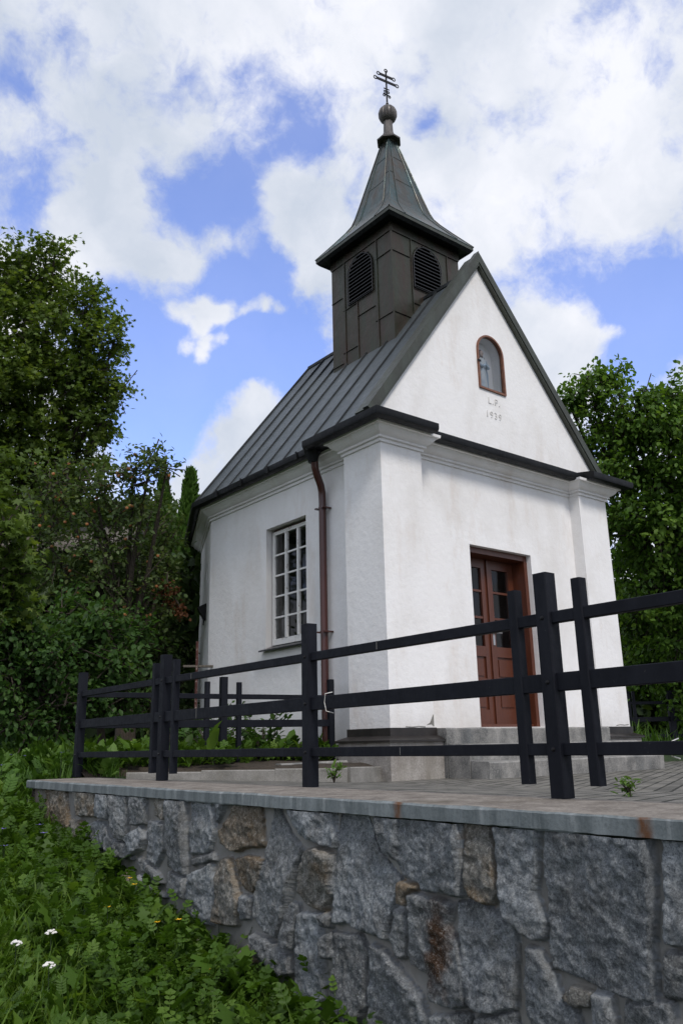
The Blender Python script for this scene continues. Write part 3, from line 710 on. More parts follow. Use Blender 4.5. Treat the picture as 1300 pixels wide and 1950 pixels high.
seam(np.array(fan[-1])+[0, 0, .015], (RX, RY, RZ+.012), .035, .03); seam((RX, .3, RZ+.005), (RX, RY, RZ+.005), .045, .06)
m.build('seam', 'roof_seam', roof)
m = MB()     # verge flashing on the gable parapet
def verge(x0, z0, x1, z1, y0, y1, t0, t1):
    d = np.array([x1-x0, z1-z0]); d /= np.linalg.norm(d); n_ = np.array([-d[1], d[0]]) if x1 > x0 else np.array([d[1], -d[0]])
    if n_[1] < 0: n_ = -n_
    q = [(x0+n_[0]*t0, z0+n_[1]*t0), (x1, z1+t0/abs(n_[1])), (x1, z1+t1/abs(n_[1])), (x0+n_[0]*t1, z0+n_[1]*t1)]
    vs = [(a, y, b) for y in (y0, y1) for a, b in q]
    m.add(vs, [(0, 1, 2, 3), (7, 6, 5, 4), (0, 4, 5, 1), (1, 5, 6, 2), (2, 6, 7, 3), (3, 7, 4, 0)])
verge(-.05, 3.80, CX, GP, .055, .300, -.045, .055); verge(CW+.05, 3.80, CX, GP, .057, .298, -.045, .053)
verge(-.06, 3.79, CX, GP, .042, .13, -.02, .078); verge(CW+.06, 3.79, CX, GP, .044, .132, -.02, .076)
m.build('verge', 'verge_copper', chapel)

# tower
TH = .668; x0, x1, y0, y1 = TX-TH, TX+TH, TYc-TH, TYc+TH
m = MB(); lo = arch(0, .272, 6.45, 6.885)
for A, B in (((x0, y0), (x1, y0)), ((x1, y0), (x1, y1)), ((x1, y1), (x0, y1)), ((x0, y1), (x0, y0))):
    zb = 4.6
    panel(m, A, B, [(0, zb), (2*TH, zb), (2*TH, 7.50), (0, 7.50)], [[(s+TH, z) for s, z in lo]], .10, 0, 0, inner=False)
tower = m.build('tower', 'copper_brown', chapel)
m = MB()
def tseams(fx, out):
    for u in (-.30, .10, .42) if out == 'y' else (-.36, .08, .36):
        top = 7.20
        segs = [(4.7, top)] if abs(u) > .29 else [(4.7, 6.43)]
        for a, b in segs: fx(u, a, u, b, .016)
    for (u0, u1, z) in ((-TH, -.33, 6.9), (-.30, .10, 6.2), (.1, .42, 5.75), (.42, TH, 6.65), (-TH, -.3, 5.95), (-.3, .1, 5.45), (.42, TH, 5.6), (.1, .4, 6.42)): fx(u0, z, u1, z, .004)
    fx(-TH, 7.215, TH, 7.215, .022)
tseams(lambda a, z0, b, z1, w: m.beam((TX+a, y0-.003, z0), (TX+b, y0-.003, z1), w, .022, 0, (0, 1, 0)), 'y')
tseams(lambda a, z0, b, z1, w: m.beam((x0-.003, TYc+a, z0), (x0-.003, TYc+b, z1), w, .022, 0, (1, 0, 0)), 'x')
m.beam((x0, y0, 4.7), (x0, y0, 7.44), .02, .02, 0, (1, 0, 0))
m.box((x0-.012, y0-.012, 7.22), (x1+.012, y1+.012, 7.46))
m.build('seam', 'copper_brown', tower)
for k in range(4):       # louvred bell openings
    m = MB(); fr_ = [(TX, y0, 1, 0), (x1, TYc, 0, 1), (TX, y1, -1, 0), (x0, TYc, 0, -1)][k]
    cx, cy, ux, uy = fr_; nx_, ny_ = uy, -ux
    P = lambda s, z, o_: (cx+ux*s+nx_*o_, cy+uy*s+ny_*o_, z)
    for z in np.arange(6.47, 7.15, .056):
        hw = .27 if z < 6.885 else math.sqrt(max(.001, .272**2-(z-6.885)**2))
        hw = max(.05, hw)
        m.add([P(-hw, z, .028), P(hw, z, .028), P(hw, z+.050, -.03), P(-hw, z+.050, -.03), P(-hw, z+.012, .030), P(hw, z+.012, .030), P(hw, z+.062, -.03), P(-hw, z+.062, -.03)],
              [(0, 3, 2, 1), (4, 5, 6, 7), (0, 1, 5, 4), (1, 2, 6, 5), (2, 3, 7, 6), (3, 0, 4, 7)])
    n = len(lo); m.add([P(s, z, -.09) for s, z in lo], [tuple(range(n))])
    ring = [P(s*1.0, z, .022) for s, z in lo]
    m.tube(ring+[ring[0]], .008, 6, False)
    m.build('louvre', 'louvre_black', tower)
# spire
m = MB(); prof = [(.835, 7.415), (.842, 7.43), (.63, 7.695), (.505, 7.86), (.440, 7.965), (.402, 8.08), (.345, 8.31), (.22, 8.84), (.080, 9.43)]
for i in range(len(prof)-1):
    (h0, a), (h1, b) = prof[i], prof[i+1]
    c0 = [(TX-h0, TYc-h0, a), (TX+h0, TYc-h0, a), (TX+h0, TYc+h0, a), (TX-h0, TYc+h0, a)]; c1 = [(TX-h1, TYc-h1, b), (TX+h1, TYc-h1, b), (TX+h1, TYc+h1, b), (TX-h1, TYc+h1, b)]
    m.add(c0+c1, [(k, (k+1) % 4, 4+(k+1) % 4, 4+k) for k in range(4)])
spire = m.build('spire', 'copper_green', tower)
m = MB()
for sx, sy in ((-1, -1), (1, -1), (1, 1), (-1, 1)):
    m.tube([(TX+sx*h, TYc+sy*h, z) for h, z in prof[1:]], .012, 6)
for u in (-.27, .24):
    pts = [(h*min(1, abs(u)/.415*1.0 if h >= .415 else abs(u)/.415), z) for h, z in prof[1:]]
    s_ = math.copysign(1, u)
    fr_ = abs(u)/.415
    for ax in (0, 1):
        q = [((TX+s_*h*fr_*1.0, TYc-h-.002, z) if ax == 0 else (TX-h-.002, TYc+s_*h*fr_, z)) for h, z in prof[1:]]
        m.tube(q, .011, 6)
for ax in (0, 1):
    for a, b, h, z in ((-1, -.6, .27, 8.62), (-.6, .55, .30, 8.49), (.55, 1, .235, 8.76), (-.6, .55, .18, 9.0)):
        q = [((TX+h*t, TYc-h-.002, z) if ax == 0 else (TX-h-.002, TYc+h*t, z)) for t in (a, b)]; m.tube(q, .005, 5)
m.build('seam', 'copper_green', spire)
m = MB()     # eave fascia: pale drip edge, dark board, soffit
for i in range(4):
    sx, sy = [(-1, -1), (1, -1), (1, 1), (-1, 1)][i]; tx, ty_ = [(-1, -1), (1, -1), (1, 1), (-1, 1)][(i+1) % 4]
    for (ha, za), (hb, zb), mi in (((.836, 7.419), (.836, 7.375), 0), ((.836, 7.375), (.80, 7.33), 1), ((.80, 7.33), (.662, 7.345), 1)):
        m.add([(TX+sx*ha, TYc+sy*ha, za), (TX+tx*ha, TYc+ty_*ha, za), (TX+tx*hb, TYc+ty_*hb, zb), (TX+sx*hb, TYc+sy*hb, zb)], [(3, 2, 1, 0)], mi)
m.build('eave', ['verge_copper', 'gutter_black'], tower)
# finial: flared collar, neck, gadrooned ball
m = MB()
def sq(levels, rnd=0):
    n = 8; vs = []
    for h, z in levels:
        c = .35; vs += [(TX+h*a, TYc+h*b, z) for a, b in ((-1, -c), (-c, -1), (c, -1), (1, -c), (1, c), (c, 1), (-c, 1), (-1, c))]
    k = len(levels); m.add(vs, [(i*n+j, i*n+(j+1) % n, (i+1)*n+(j+1) % n, (i+1)*n+j) for i in range(k-1) for j in range(n)]+[tuple(range(n-1, -1, -1)), tuple(range((k-1)*n, k*n))])
sq([(.075, 9.40), (.10, 9.425), (.185, 9.418), (.190, 9.440), (.14, 9.475), (.098, 9.53), (.080, 9.60), (.072, 9.80), (.06, 9.83)])
m.lathe((TX, TYc, 9.955), [(.03, -.150), (.08, -.135), (.125, -.09), (.148, -.03), (.15, .02), (.135, .075), (.10, .12), (.055, .145), (.02, .152)], 64, 16, .10)
m.lathe((TX, TYc, 10.09), [(.035, 0), (.03, .03), (.018, .06), (.026, .07), (.02, .09)], 12)
m.build('finial', 'finial_lead', tower, True)
# patriarchal cross with trefoil ends
m = MB(); ca, sa = math.cos(R(-9)), math.sin(R(-9))
C3 = lambda s, z, o_=0: (TX+ca*s-sa*o_, TYc+sa*s+ca*o_, z)
def bar(s0, z0, s1, z1, w=.022): m.beam(C3(s0, z0), C3(s1, z1), .014, w, .002, (0, 0, 1) if abs(s1-s0) > abs(z1-z0) else (sa, -ca, 0))
def knot(s, z, r_=.026):
    m.tube([C3(s+r_*math.cos(t), z+r_*math.sin(t)) for t in np.linspace(0, 2*math.pi, 9)], .0085, 6, False)
bar(0, 10.15, 0, 10.80, .034)
for z, hw in ((10.60, .215), (10.705, .155)):
    bar(-hw+.03, z, hw-.03, z, .046)
    for s in (-1, 1):
        knot(s*(hw-.010), z, .030)
        for dz_ in (-.022, .022): m.beam(C3(s*(hw-.03), z+dz_*.5), C3(s*(hw-.012), z+dz_*1.5), .012, .010, 0, (0, 1, 0))
knot(0, 10.815, .028)
for s in (-1, 1):
    knot(s*.05, 10.32, .020); knot(s*.032, 10.40, .018)
bar(-.06, 10.355, .06, 10.335, .018); bar(-.05, 10.455, .05, 10.455, .016)
m.build('cross', 'iron_black', tower)

# window
m = MB(); fx = pp+.10; fw_ = .046; zt, zb = WZ1-.03, WZ0+.055
m.box((fx, WY0, zb), (fx+.05, WY0+fw_, zt)); m.box((fx, WY1-fw_, zb), (fx+.05, WY1, zt)); m.box((fx+.001, WY0+fw_, zt-fw_), (fx+.049, WY1-fw_, zt)); m.box((fx+.001, WY0+fw_, zb), (fx+.049, WY1-fw_, zb+.075))
win = m.build('window', 'window_paint', chapel)
m = MB(); iy0, iy1, iz0, iz1 = WY0+fw_, WY1-fw_, zb+.075, zt-fw_
for k in (1, 2): y = iy0+(iy1-iy0)*k/3; m.box((fx-.010, y-.018, iz0), (fx+.03, y+.018, iz1))
for k in range(1, 5): z = iz0+(iz1-iz0)*k/5; m.box((fx+.004, iy0, z-.011), (fx+.028, iy1, z+.011))
m.build('glazing_bar', 'window_paint', win)
m = MB(); m.add([(fx+.02, iy0, iz0), (fx+.02, iy1, iz0), (fx+.02, iy1, iz1), (fx+.02, iy0, iz1)], [(0, 3, 2, 1)]); m.build('pane', 'glass', win)
m = MB(); m.box((fx+.03, WY0+.001, zt), (fx+.07, WY1-.001, WZ1+.0)); m.build('head_board', 'door_wood', win)
m = MB(); vs = [(pp-.07, WY0-.02, WZ0-.03), (pp-.07, WY1+.06, WZ0-.03), (pp-.07, WY1+.06, WZ0-.012), (pp-.07, WY0-.02, WZ0-.012), (fx+.02, WY0-.0, WZ0+.018), (fx+.02, WY1+.0, WZ0+.018), (fx+.02, WY1, WZ0+.052), (fx+.02, WY0, WZ0+.052)]
m.add(vs, [(0, 1, 2, 3)[::-1], (4, 5, 6, 7), (3, 2, 6, 7)[::-1], (0, 4, 5, 1), (0, 3, 7, 4), (1, 5, 6, 2)]); m.build('sill', 'dark_metal_sill', win)
m = MB().lathe((pp+.30, 1.72, WZ0), [(.05, 0), (.065, .05), (.07, .16), (.055, .25), (.035, .30), (.012, .36)], 16)
tag(m.build('lantern', 'ceramic_white', None, True), 'small pale grave lantern standing behind the lower window panes', 'lantern')

# door
m = MB(); FY0, FY1 = .225, .455
m.box((DX0, FY0, DZ0), (DX0+.055, FY1, DZ1)); m.box((DX1-.055, FY0, DZ0), (DX1, FY1, DZ1)); m.box((DX0+.055, FY0+.002, DZ1-.07), (DX1-.055, FY1, DZ1)); m.box((DX0+.055, FY0+.05, DZ0), (DX1-.055, FY1+.05, DZ0+.035))
door = m.build('door', 'door_wood', chapel)
mid = (DX0+DX1)/2
for a, b in ((DX0+.058, mid-.003), (mid+.003, DX1-.058)):
    m = MB(); y0_, y1_ = .415, .46; z0_, z1_ = DZ0+.04, DZ1-.075; st = .095
    gz0, gz1 = 1.42, z1_-.11
    m.box((a, y0_, z0_), (a+st, y1_, z1_)); m.box((b-st, y0_, z0_), (b, y1_, z1_))
    m.box((a+st, y0_+.001, z1_-.11), (b-st, y1_, z1_)); m.box((a+st, y0_+.001, gz0-.12), (b-st, y1_, gz0)); m.box((a+st, y0_+.001, z0_), (b-st, y1_, z0_+.16))
    m.box((a+st, y0_+.022, z0_+.16), (b-st, y1_-.003, gz0-.12))
    for z in (gz0+(gz1-gz0)*.36, gz0+(gz1-gz0)*.70): m.box((a+st, y0_+.006, z-.013), (b-st, y1_-.008, z+.013))
    zz = (z0_+.16+gz0-.12)/2
    m.box((a+st, y0_+.002, zz-.05), (b-st, y1_-.005, zz+.05))
    for q0, q1 in ((z0_+.19, zz-.08), (zz+.08, gz0-.15)): m.box((a+st+.035, y0_+.012, q0), (b-st-.035, y1_-.004, q1))
    m.build('door_leaf', 'door_wood', door)
    m = MB(); m.add([(a+st, .44, gz0), (b-st, .44, gz0), (b-st, .44, gz1), (a+st, .44, gz1)], [(0, 1, 2, 3)]); m.build('pane', 'glass', door)
m = MB(); m.box((mid-.012, .395, DZ0+.04), (mid+.022, .412, DZ1-.08)); m.build('cover_strip', 'door_wood', door)
m = MB(); m.box((mid+.035, .404, 1.44), (mid+.070, .413, 1.66)); m.tube([(mid+.052, .405, 1.58), (mid+.052, .36, 1.58), (mid+.14, .355, 1.58)], .009, 8); m.build('handle', 'steel', door, True)

# niche
m = MB(); ho, hi_ = arch(NC, NW, 4.577, 5.105, 18), arch(NC, NW-.024, 4.600, 5.105, 18); n = len(ho)
vs = [(s, y, z) for y in (GY-.022, GY+.03) for lp in (ho, hi_) for s, z in lp]
fs = []
for i in range(n):
    j = (i+1) % n; fs += [(i, j, n+j, n+i), (i, 2*n+i, 2*n+j, j), (n+i, n+j, 3*n+j, 3*n+i)]
m.add(vs, [tuple(f) for f in fs]); niche = m.build('niche_frame', 'niche_wood', chapel)
m = MB(); m.add([(s, GY+.012, z) for s, z in hi_], [tuple(range(n))]); m.build('pane', 'glass', niche)
m = MB(); m.box((NC-NW-.012, GY-.030, 4.93), (NC-NW+.045, GY-.020, 4.955)); m.build('latch', 'iron_black', niche)
for txt, sz, z, xx in (('L.P.', .125, 4.405, 2.035), ('1939', .125, 4.215, 2.01)):
    cu = bpy.data.curves.new('inscription', 'FONT'); cu.body = txt; cu.size = sz; cu.extrude = .006; cu.align_x = 'CENTER'; cu.space_character = 1.25; cu.bevel_depth = 0
    tmp = bpy.data.objects.new('inscription', cu); COL.objects.link(tmp)
    dg = bpy.context.evaluated_depsgraph_get(); me = bpy.data.meshes.new_from_object(tmp.evaluated_get(dg)); bpy.data.objects.remove(tmp)
    for v in me.vertices: x, y, zz = v.co; v.co = (xx+x, GY-.001-zz, z+y)
    me.materials.clear(); me.materials.append(MATS['letter_grey'])
    link('inscription', me, chapel)
# statue
st = thing('statue', 'small painted figurine of a robed woman with blue mantle inside the gable niche', 'statue', (1.99, .29, 4.60))
SX, SY, SZ = 1.955, .206, 4.60
m = MB(); m.lathe((SX, SY, SZ), [(.085, 0), (.088, .02), (.075, .035), (.07, .12), (.066, .24), (.056, .32), (.068, .37), (.074, .42), (.055, .455), (.022, .47), (.020, .485)], 28, 9, .10, 1, .72)
m.build('robe', 'statue_paint', st, True)
m = MB(); m.lathe((SX, SY, SZ+.485), [(.010, -.012), (.028, .006), (.034, .030), (.033, .055), (.022, .078), (.008, .086)], 20, 0, 0, .9, 1)
m.tube([(SX, SY-.032, SZ+.525), (SX, SY-.042, SZ+.512), (SX, SY-.034, SZ+.508)], .005, 6)
m.build('head', 'skin_paint', st, True)
m = MB(); m.lathe((SX, SY+.012, SZ+.44), [(.075, -.02), (.062, .015), (.040, .04), (.043, .08), (.040, .118), (.022, .142), (.006, .148)], 20, 0, 0, 1, .82); m.build('veil', 'hair_paint', st, True)
m = MB()
for s in (-1, 1):
    m.tube([(SX+s*.062, SY, SZ+.43), (SX+s*.085, SY-.02, SZ+.35), (SX+s*.055, SY-.06, SZ+.31), (SX+s*.012, SY-.072, SZ+.345)], [.026, .028, .022, .013], 10)
    m.tube([(SX+s*.075, SY+.02, SZ+.42), (SX+s*.098, SY+.02, SZ+.25), (SX+s*.09, SY+.02, SZ+.03)], [.02, .03, .03], 8)
m.build('mantle', 'mantle_blue', st, True)

pts = ((0, 0), (-.03, .02), (-.10, .012), (-.05, .035), (-.012, .10), (.006, .12), (.006, 0)); m = MB(); m.add([(pw-.01+a, -.0025, .50+b) for a, b in pts], [tuple(range(len(pts)))[::-1]]); m.build('plaster_chip', 'kerb_concrete', chapel)
for q in (((.20, .497), (.30, .493), (.38, .50), (.47, .495)), ((CW-.30, .50), (CW-.22, .51), (CW-.12, .505), (CW-.03, .512))):
    m = MB(); k = len(q); m.add([(a, -.003, b-.004) for a, b in q]+[(a, -.003, b+.004) for a, b in q], [(i, i+1, k+i+1, k+i) for i in range(k-1)]); m.build('crack', 'kerb_concrete', chapel)
# plinths under the pilasters and concrete steps
for flip, lab in ((0, None), (1, None)):
    fxm = (lambda x: CW-x) if flip else (lambda x: x)
    def mbox(m, a, b): 
        xa, xb = sorted((fxm(a[0]), fxm(b[0]))); m.box((xa, a[1], a[2]), (xb, b[1], b[2]))
    m = MB(); mbox(m, (-.085, -.085, -.25), (pw+.03, ps+.085, .362))
    pl = m.build('plinth', 'plinth_render', chapel)
    m = MB()
    mbox(m, (-.022, -.022, .40), (pw+.012, ps+.022, .487))
    lo_, hi2 = [(-.115, -.115), (pw+.055, -.115), (pw+.055, ps+.115), (-.115, ps+.115)], [(-.024, -.024), (pw+.02, -.024), (pw+.02, ps+.024), (-.024, ps+.024)]
    vs = [(fxm(x), y, .352) for x, y in lo_]+[(fxm(x), y, .372) for x, y in lo_]+[(fxm(x), y, .412) for x, y in hi2]
    fs = [(k, (k+1) % 4, 4+(k+1) % 4, 4+k) for k in range(4)]+[(4+k, 4+(k+1) % 4, 8+(k+1) % 4, 8+k) for k in range(4)]+[(3, 2, 1, 0), (8, 9, 10, 11)]
    m.add(vs, fs if not flip else [f[::-1] for f in fs]); m.build('flashing', 'plinth_flashing', pl)
stp = thing('steps', 'three worn concrete steps rising to the brown double door', 'steps', (2, -.4, 0))
m = MB(); XE = 3.42
for k, (xa, yf, zt_) in enumerate(((.632, -.125, .480), (.640, -.42, .318), (.648, -.66, .155))):
    q = [(-.02, yf), (.0, yf)]
    n = 60; vs = []
    x_ = np.linspace(xa, XE+.0*k+[.0, .1, .22][k], n)
    zb_ = -.05
    prev = [.159, -.127, -.42][k]
    for i, x in enumerate(x_):
        j = .006*(vnoise(np.array(x*7.), np.array(k*2.), 8)-.5)+.004*(vnoise(np.array(x*33.), np.array(k*5.), 9)-.5); j = float(j)
        vs += [(x, yf+.012+j, zb_), (x, yf+j, zt_-.014), (x, yf+.012+j, zt_+j), (x, prev, zt_+.004+k*.001), (x, prev, zb_)]
    fs = [(i*5+a_, (i+1)*5+a_, (i+1)*5+a_+1, i*5+a_+1) for i in range(n-1) for a_ in range(4)]+[(4, 3, 2, 1, 0), tuple((n-1)*5+a_ for a_ in range(5))]
    m.add(vs, fs)
m.build('step', 'step_concrete', stp)
# black wedge lamp on the apse wall
d1 = np.array([.90, 1.92]); d1 /= np.linalg.norm(d1); n1_ = np.array([-d1[1], d1[0]]); c = np.array([pp, Lc])+d1*.62
m = MB(); P = lambda s, o_, z: (*(c+d1*s+n1_*o_), z)
m.add([P(-.07, .0, 2.12), P(.07, .0, 2.12), P(.05, .03, 2.12), P(-.05, .03, 2.12), P(-.09, 0, 2.36), P(.09, 0, 2.36), P(.08, .13, 2.30), P(-.08, .13, 2.30)], [(0, 3, 2, 1), (4, 5, 6, 7), (0, 1, 5, 4), (1, 2, 6, 5), (2, 3, 7, 6), (3, 0, 4, 7)])
m.tube([P(0, .03, 2.12), P(0, .035, 2.05)], .012, 6)
tag(m.build('wall_lamp', 'iron_black', None), 'black wedge-shaped lamp fixed to the apse wall under the tiny arched recess', 'lamp')

# kerb and soil bed behind it
KA, KB = np.array([-2.25, .97]), np.array([-.60, -.06])
m = MB(); q = [KA, KB, np.array([-.09, .10])]
for A, B in zip(q[:-1], q[1:]):
    nseg = max(1, int(np.linalg.norm(B-A)/.62))
    for k in range(nseg):
        a = A+(B-A)*(k/nseg)+(B-A)/np.linalg.norm(B-A)*.0012; b = A+(B-A)*((k+1)/nseg)
        j = random.uniform(-.004, .004)
        m.beam((*a, .060+j), (*b, .050+j), .09, .17, .008)
tag(m.build('kerb', 'kerb_concrete'), 'low pale concrete kerb edging the planted bed beside the chapel', 'kerb')
bx = np.linspace(-2.6, .14, 40); bv = np.linspace(0, 1, 24); V = []
for x in bx:
    yk = np.interp(x, [KA[0], KB[0], .14], [KA[1], KB[1], .10])+.045
    for v in bv: V.append((x, yk+(4.2-yk)*v**1.6, .100+.05*min(1, v*6)+.12*v+.05*float(fbm(np.array(x*4), np.array(v*9), 4, 2))))
V = np.array(V); idx = np.arange(len(V)).reshape(40, 24)
struct(rawmesh('soil', V, np.stack([idx[:-1, :-1], idx[1:, :-1], idx[1:, 1:], idx[:-1, 1:]], -1).reshape(-1, 4), 'soil', smooth=True))
m = MB().beam((-.95, .52, .12), (-.16, .52, .13), .10, .12, .012); tag(m.build('edging_block', 'step_concrete'), 'short mossy concrete edging lying in the bed behind the pale kerb', 'edging')

# rusty pole behind the apse
A = sp(376, 1222, 11.2); B = np.array([A[0], A[1], .1])
pole = thing('pole', 'rusty red pole with peeling white paint beside the apse corner', 'pole', B)
MB().tube([B, A], .019, 10).build('post', 'rust', pole, True); C_ = A-np.array([0, 0, .33]); MB().beam(C_-np.array(rt)*.18, C_+np.array(rt)*.3, .03, .03, .004).build('crossbar', 'shed_wood', pole)

# shed behind the trees
S0 = sp(60, 1150, 16.5); sh = thing('shed', 'grey weathered plank shed almost hidden behind the apple tree', 'shed', (S0[0], S0[1], .5))
c = np.array([S0[0], S0[1]]); u = np.array(rt[:2])/np.linalg.norm(rt[:2]); v = np.array([-u[1], u[0]])
m = MB(); m.obox((*c, 2.1), (*(u*1.9), 0), (*(v*1.4), 0), (0, 0, 1.9)); 
for k in np.arange(-1.8, 1.85, .15): q = c+u*k-v*1.41; m.obox((*q, 2.1), (*(u*.012), 0), (*(v*.012), 0), (0, 0, 1.88))
m.build('wall', 'shed_wood', sh)
m = MB(); q = [(*(c+u*a+v*b), z) for a in (-2.2, 2.2) for b, z in ((-1.75, 3.85), (-1.75, 3.97), (0, 4.75), (1.75, 3.97), (1.75, 3.85))]
m.add(q, [(0, 1, 2, 3, 4), (9, 8, 7, 6, 5)]+[(k, 5+k, 5+(k+1) % 5, (k+1) % 5) for k in range(5)]); m.build('roof', 'shed_wood', sh)

# ------------------------------------------------------------------ foliage
def nrmz(a): return a/(np.linalg.norm(a, axis=-1, keepdims=True)+1e-9)
T_SIMPLE = (np.array([(0, 0, 0), (-.30, .35, .06), (-.26, .68, .05), (0, 1, -.05), (.26, .68, .05), (.30, .35, .06)]), [(0, 1, 2, 3), (0, 3, 4, 5)])
T_MAPLE = (np.array([(0, 0, 0), (-.22, .22, .03), (-.62, .20, -.02), (-.36, .44, .04), (-.58, .78, -.04), (-.18, .66, .03), (0, 1.05, -.05), (.18, .66, .03), (.58, .78, -.04), (.36, .44, .04), (.62, .20, -.02), (.22, .22, .03)]),
           [(0, 1, 2, 3), (0, 3, 4, 5), (0, 5, 6, 7), (0, 7, 8, 9), (0, 9, 10, 11)])
T_LANCE = (np.array([(0, 0, 0), (-.16, .3, .04), (-.15, .65, .02), (0, 1, -.14), (.15, .65, .02), (.16, .3, .04)]), [(0, 1, 2, 3), (0, 3, 4, 5)])
T_BLADE = (np.array([(-.035, 0, 0), (.035, 0, 0), (.03, .4, .03), (-.03, .4, .03), (.018, .75, .0), (-.018, .75, 0), (.003, 1, -.12), (-.003, 1, -.12)]), [(0, 1, 2, 3), (3, 2, 4, 5), (5, 4, 6, 7)])
T_DOCK = (np.array([(0, 0, 0), (-.10, .2, .06), (-.19, .5, .10), (-.12, .8, .03), (0, 1, -.12), (.12, .8, .03), (.19, .5, .10), (.10, .2, .06), (0, .5, .03), (0, .8, -.03)]), [(0, 8, 2, 1), (8, 9, 3, 2), (0, 7, 6, 8), (8, 6, 5, 9), (9, 4, 4, 3), (9, 5, 4, 4)])
T_DOCK = (T_DOCK[0], [(0, 8, 2, 1), (8, 9, 3, 2), (0, 7, 6, 8), (8, 6, 5, 9), (3, 9, 5, 4)])
T_LOBE = (np.array([(0, 0, 0), (-.10, .16, .02), (-.34, .22, .03), (-.16, .40, .04), (-.42, .58, .0), (-.15, .70, .03), (-.22, .92, -.04), (0, 1.02, -.06), (.22, .92, -.04), (.15, .70, .03), (.42, .58, .0), (.16, .40, .04), (.34, .22, .03), (.10, .16, .02)]),
          [(0, 1, 2, 3), (0, 3, 11, 13), (3, 4, 5, 9), (3, 9, 10, 11), (5, 6, 7, 8), (5, 8, 9, 9), (11, 12, 13, 13)])
T_LOBE = (T_LOBE[0], [(0, 1, 2, 3), (0, 3, 11, 13), (3, 4, 5, 11), (5, 9, 10, 11), (5, 6, 7, 9), (7, 8, 9, 9)])
T_LOBE = (T_LOBE[0], [(0, 1, 2, 3), (0, 3, 11, 13), (3, 4, 5, 11), (5, 9, 10, 11), (5, 6, 7, 9), (13, 11, 12, 0)])
def compound(n_pairs, lw, ll):
    vs, fs = [], []
    def leaflet(b, d, l, w):
        d = np.array(d, float); d /= np.linalg.norm(d); r_ = np.array([d[1], -d[0], 0]); o = len(vs)
        for a, q, z in ((0, 0, 0), (.28, -.42, .02), (.7, -.46, .02), (1, 0, -.03), (.7, .46, .02), (.28, .42, .02)): vs.append(np.array(b)+d*l*a+r_*l*w*q+np.array([0, 0, z*l*3]))
        fs.extend([(o, o+1, o+2, o+3), (o, o+3, o+4, o+5)])
    for k in range(n_pairs):
        y = .28+.42*k/max(1, n_pairs-1)
        for s_ in (-1, 1): leaflet((0, y, .02), (s_*.85, .5, 0), ll, lw)
    leaflet((0, .66, .0), (0, 1, 0), ll*1.25, lw*1.1)
    o = len(vs); vs.extend([np.array(q) for q in ((-.012, 0, 0), (.012, 0, 0), (.008, .75, .01), (-.008, .75, .01))]); fs.append((o, o+1, o+2, o+3))
    return np.array(vs), fs
T_COMP = compound(3, .60, .27); T_FERN = compound(5, .46, .27)
def scatter(tmpl, pos, axis, nor, size, wid=None):
    tv, tf = tmpl; pos = np.asarray(pos); n = len(pos); k = len(tv)
    y = nrmz(axis); x = nrmz(np.cross(y, nor)); z = np.cross(x, y)
    wid = np.ones(n) if wid is None else wid
    V = pos[:, None]+size[:, None, None]*(tv[None, :, 0:1]*wid[:, None, None]*x[:, None]+tv[None, :, 1:2]*y[:, None]+tv[None, :, 2:3]*z[:, None])
    Fq = np.asarray(tf)[None]+(np.arange(n)*k)[:, None, None]
    return V.reshape(-1, 3), Fq.reshape(-1, 4), k
def leafmesh(name, parts, mat, parent=None, kind=None):
    Vs, Fs, ts, o = [], [], [], 0
    for tmpl, pos, axis, nor, size, wid, tint in parts:
        V, Fq, k = scatter(tmpl, pos, axis, nor, size, wid); Vs.append(V); Fs.append(Fq+o); ts.append(np.repeat(tint, k)); o += len(V)
    return rawmesh(name, np.vstack(Vs), np.vstack(Fs), mat, {'tint': ('FLOAT', np.concatenate(ts))}, parent, kind=kind)
def crown(blobs, twigs, per, tmpl, size, droop=.4, spread=.30, tintb=.5, rng=RNG, squash=.9):
    """leaf sprays on twigs spread through clump volumes; returns a leafmesh part and twig segments"""
    P, A, Nn, S, T, tw = [], [], [], [], [], []
    for c, r_ in blobs:
        n = max(6, int(twigs*(r_**2)))
        u = nrmz(rng.normal(size=(n, 3))); rad = r_*(rng.random(n)**.42)*(1+.22*rng.normal(size=n)*.6)
        e = c+u*rad[:, None]*np.array([1, 1, squash]); td = nrmz(u+np.array([0, 0, .25])+.4*rng.normal(size=(n, 3)))
        tl = spread*(.6+.8*rng.random(n)); b0 = rng.normal(0, .16, n)
        for i in range(min(n, 40)): tw.append((e[i]-td[i]*tl[i]*1.2, e[i]+td[i]*tl[i]*.5))
        s = rng.random((n, per))
        p_ = e[:, None]+td[:, None]*((s-.35)*tl[:, None]*1.3)[..., None]+rng.normal(0, 1, (n, per, 3))*(tl*.22)[:, None, None]
        ax = nrmz(td[:, None]*.6+rng.normal(0, .75, (n, per, 3))+np.array([0, 0, -droop]))
        no = nrmz(rng.normal(0, .55, (n, per, 3))+np.array([0, 0, 1.0])+.5*u[:, None])
        P.append(p_.reshape(-1, 3)); A.append(ax.reshape(-1, 3)); Nn.append(no.reshape(-1, 3)); S.append(size*(.65+.6*rng.random(n*per)))
        T.append(np.clip(tintb+np.repeat(b0, per)+rng.normal(0, .16, n*per), 0, 1))
    P, A, Nn, S, T = (np.concatenate(q) for q in (P, A, Nn, S, T))
    return (tmpl, P, A, Nn, S, None, T), tw
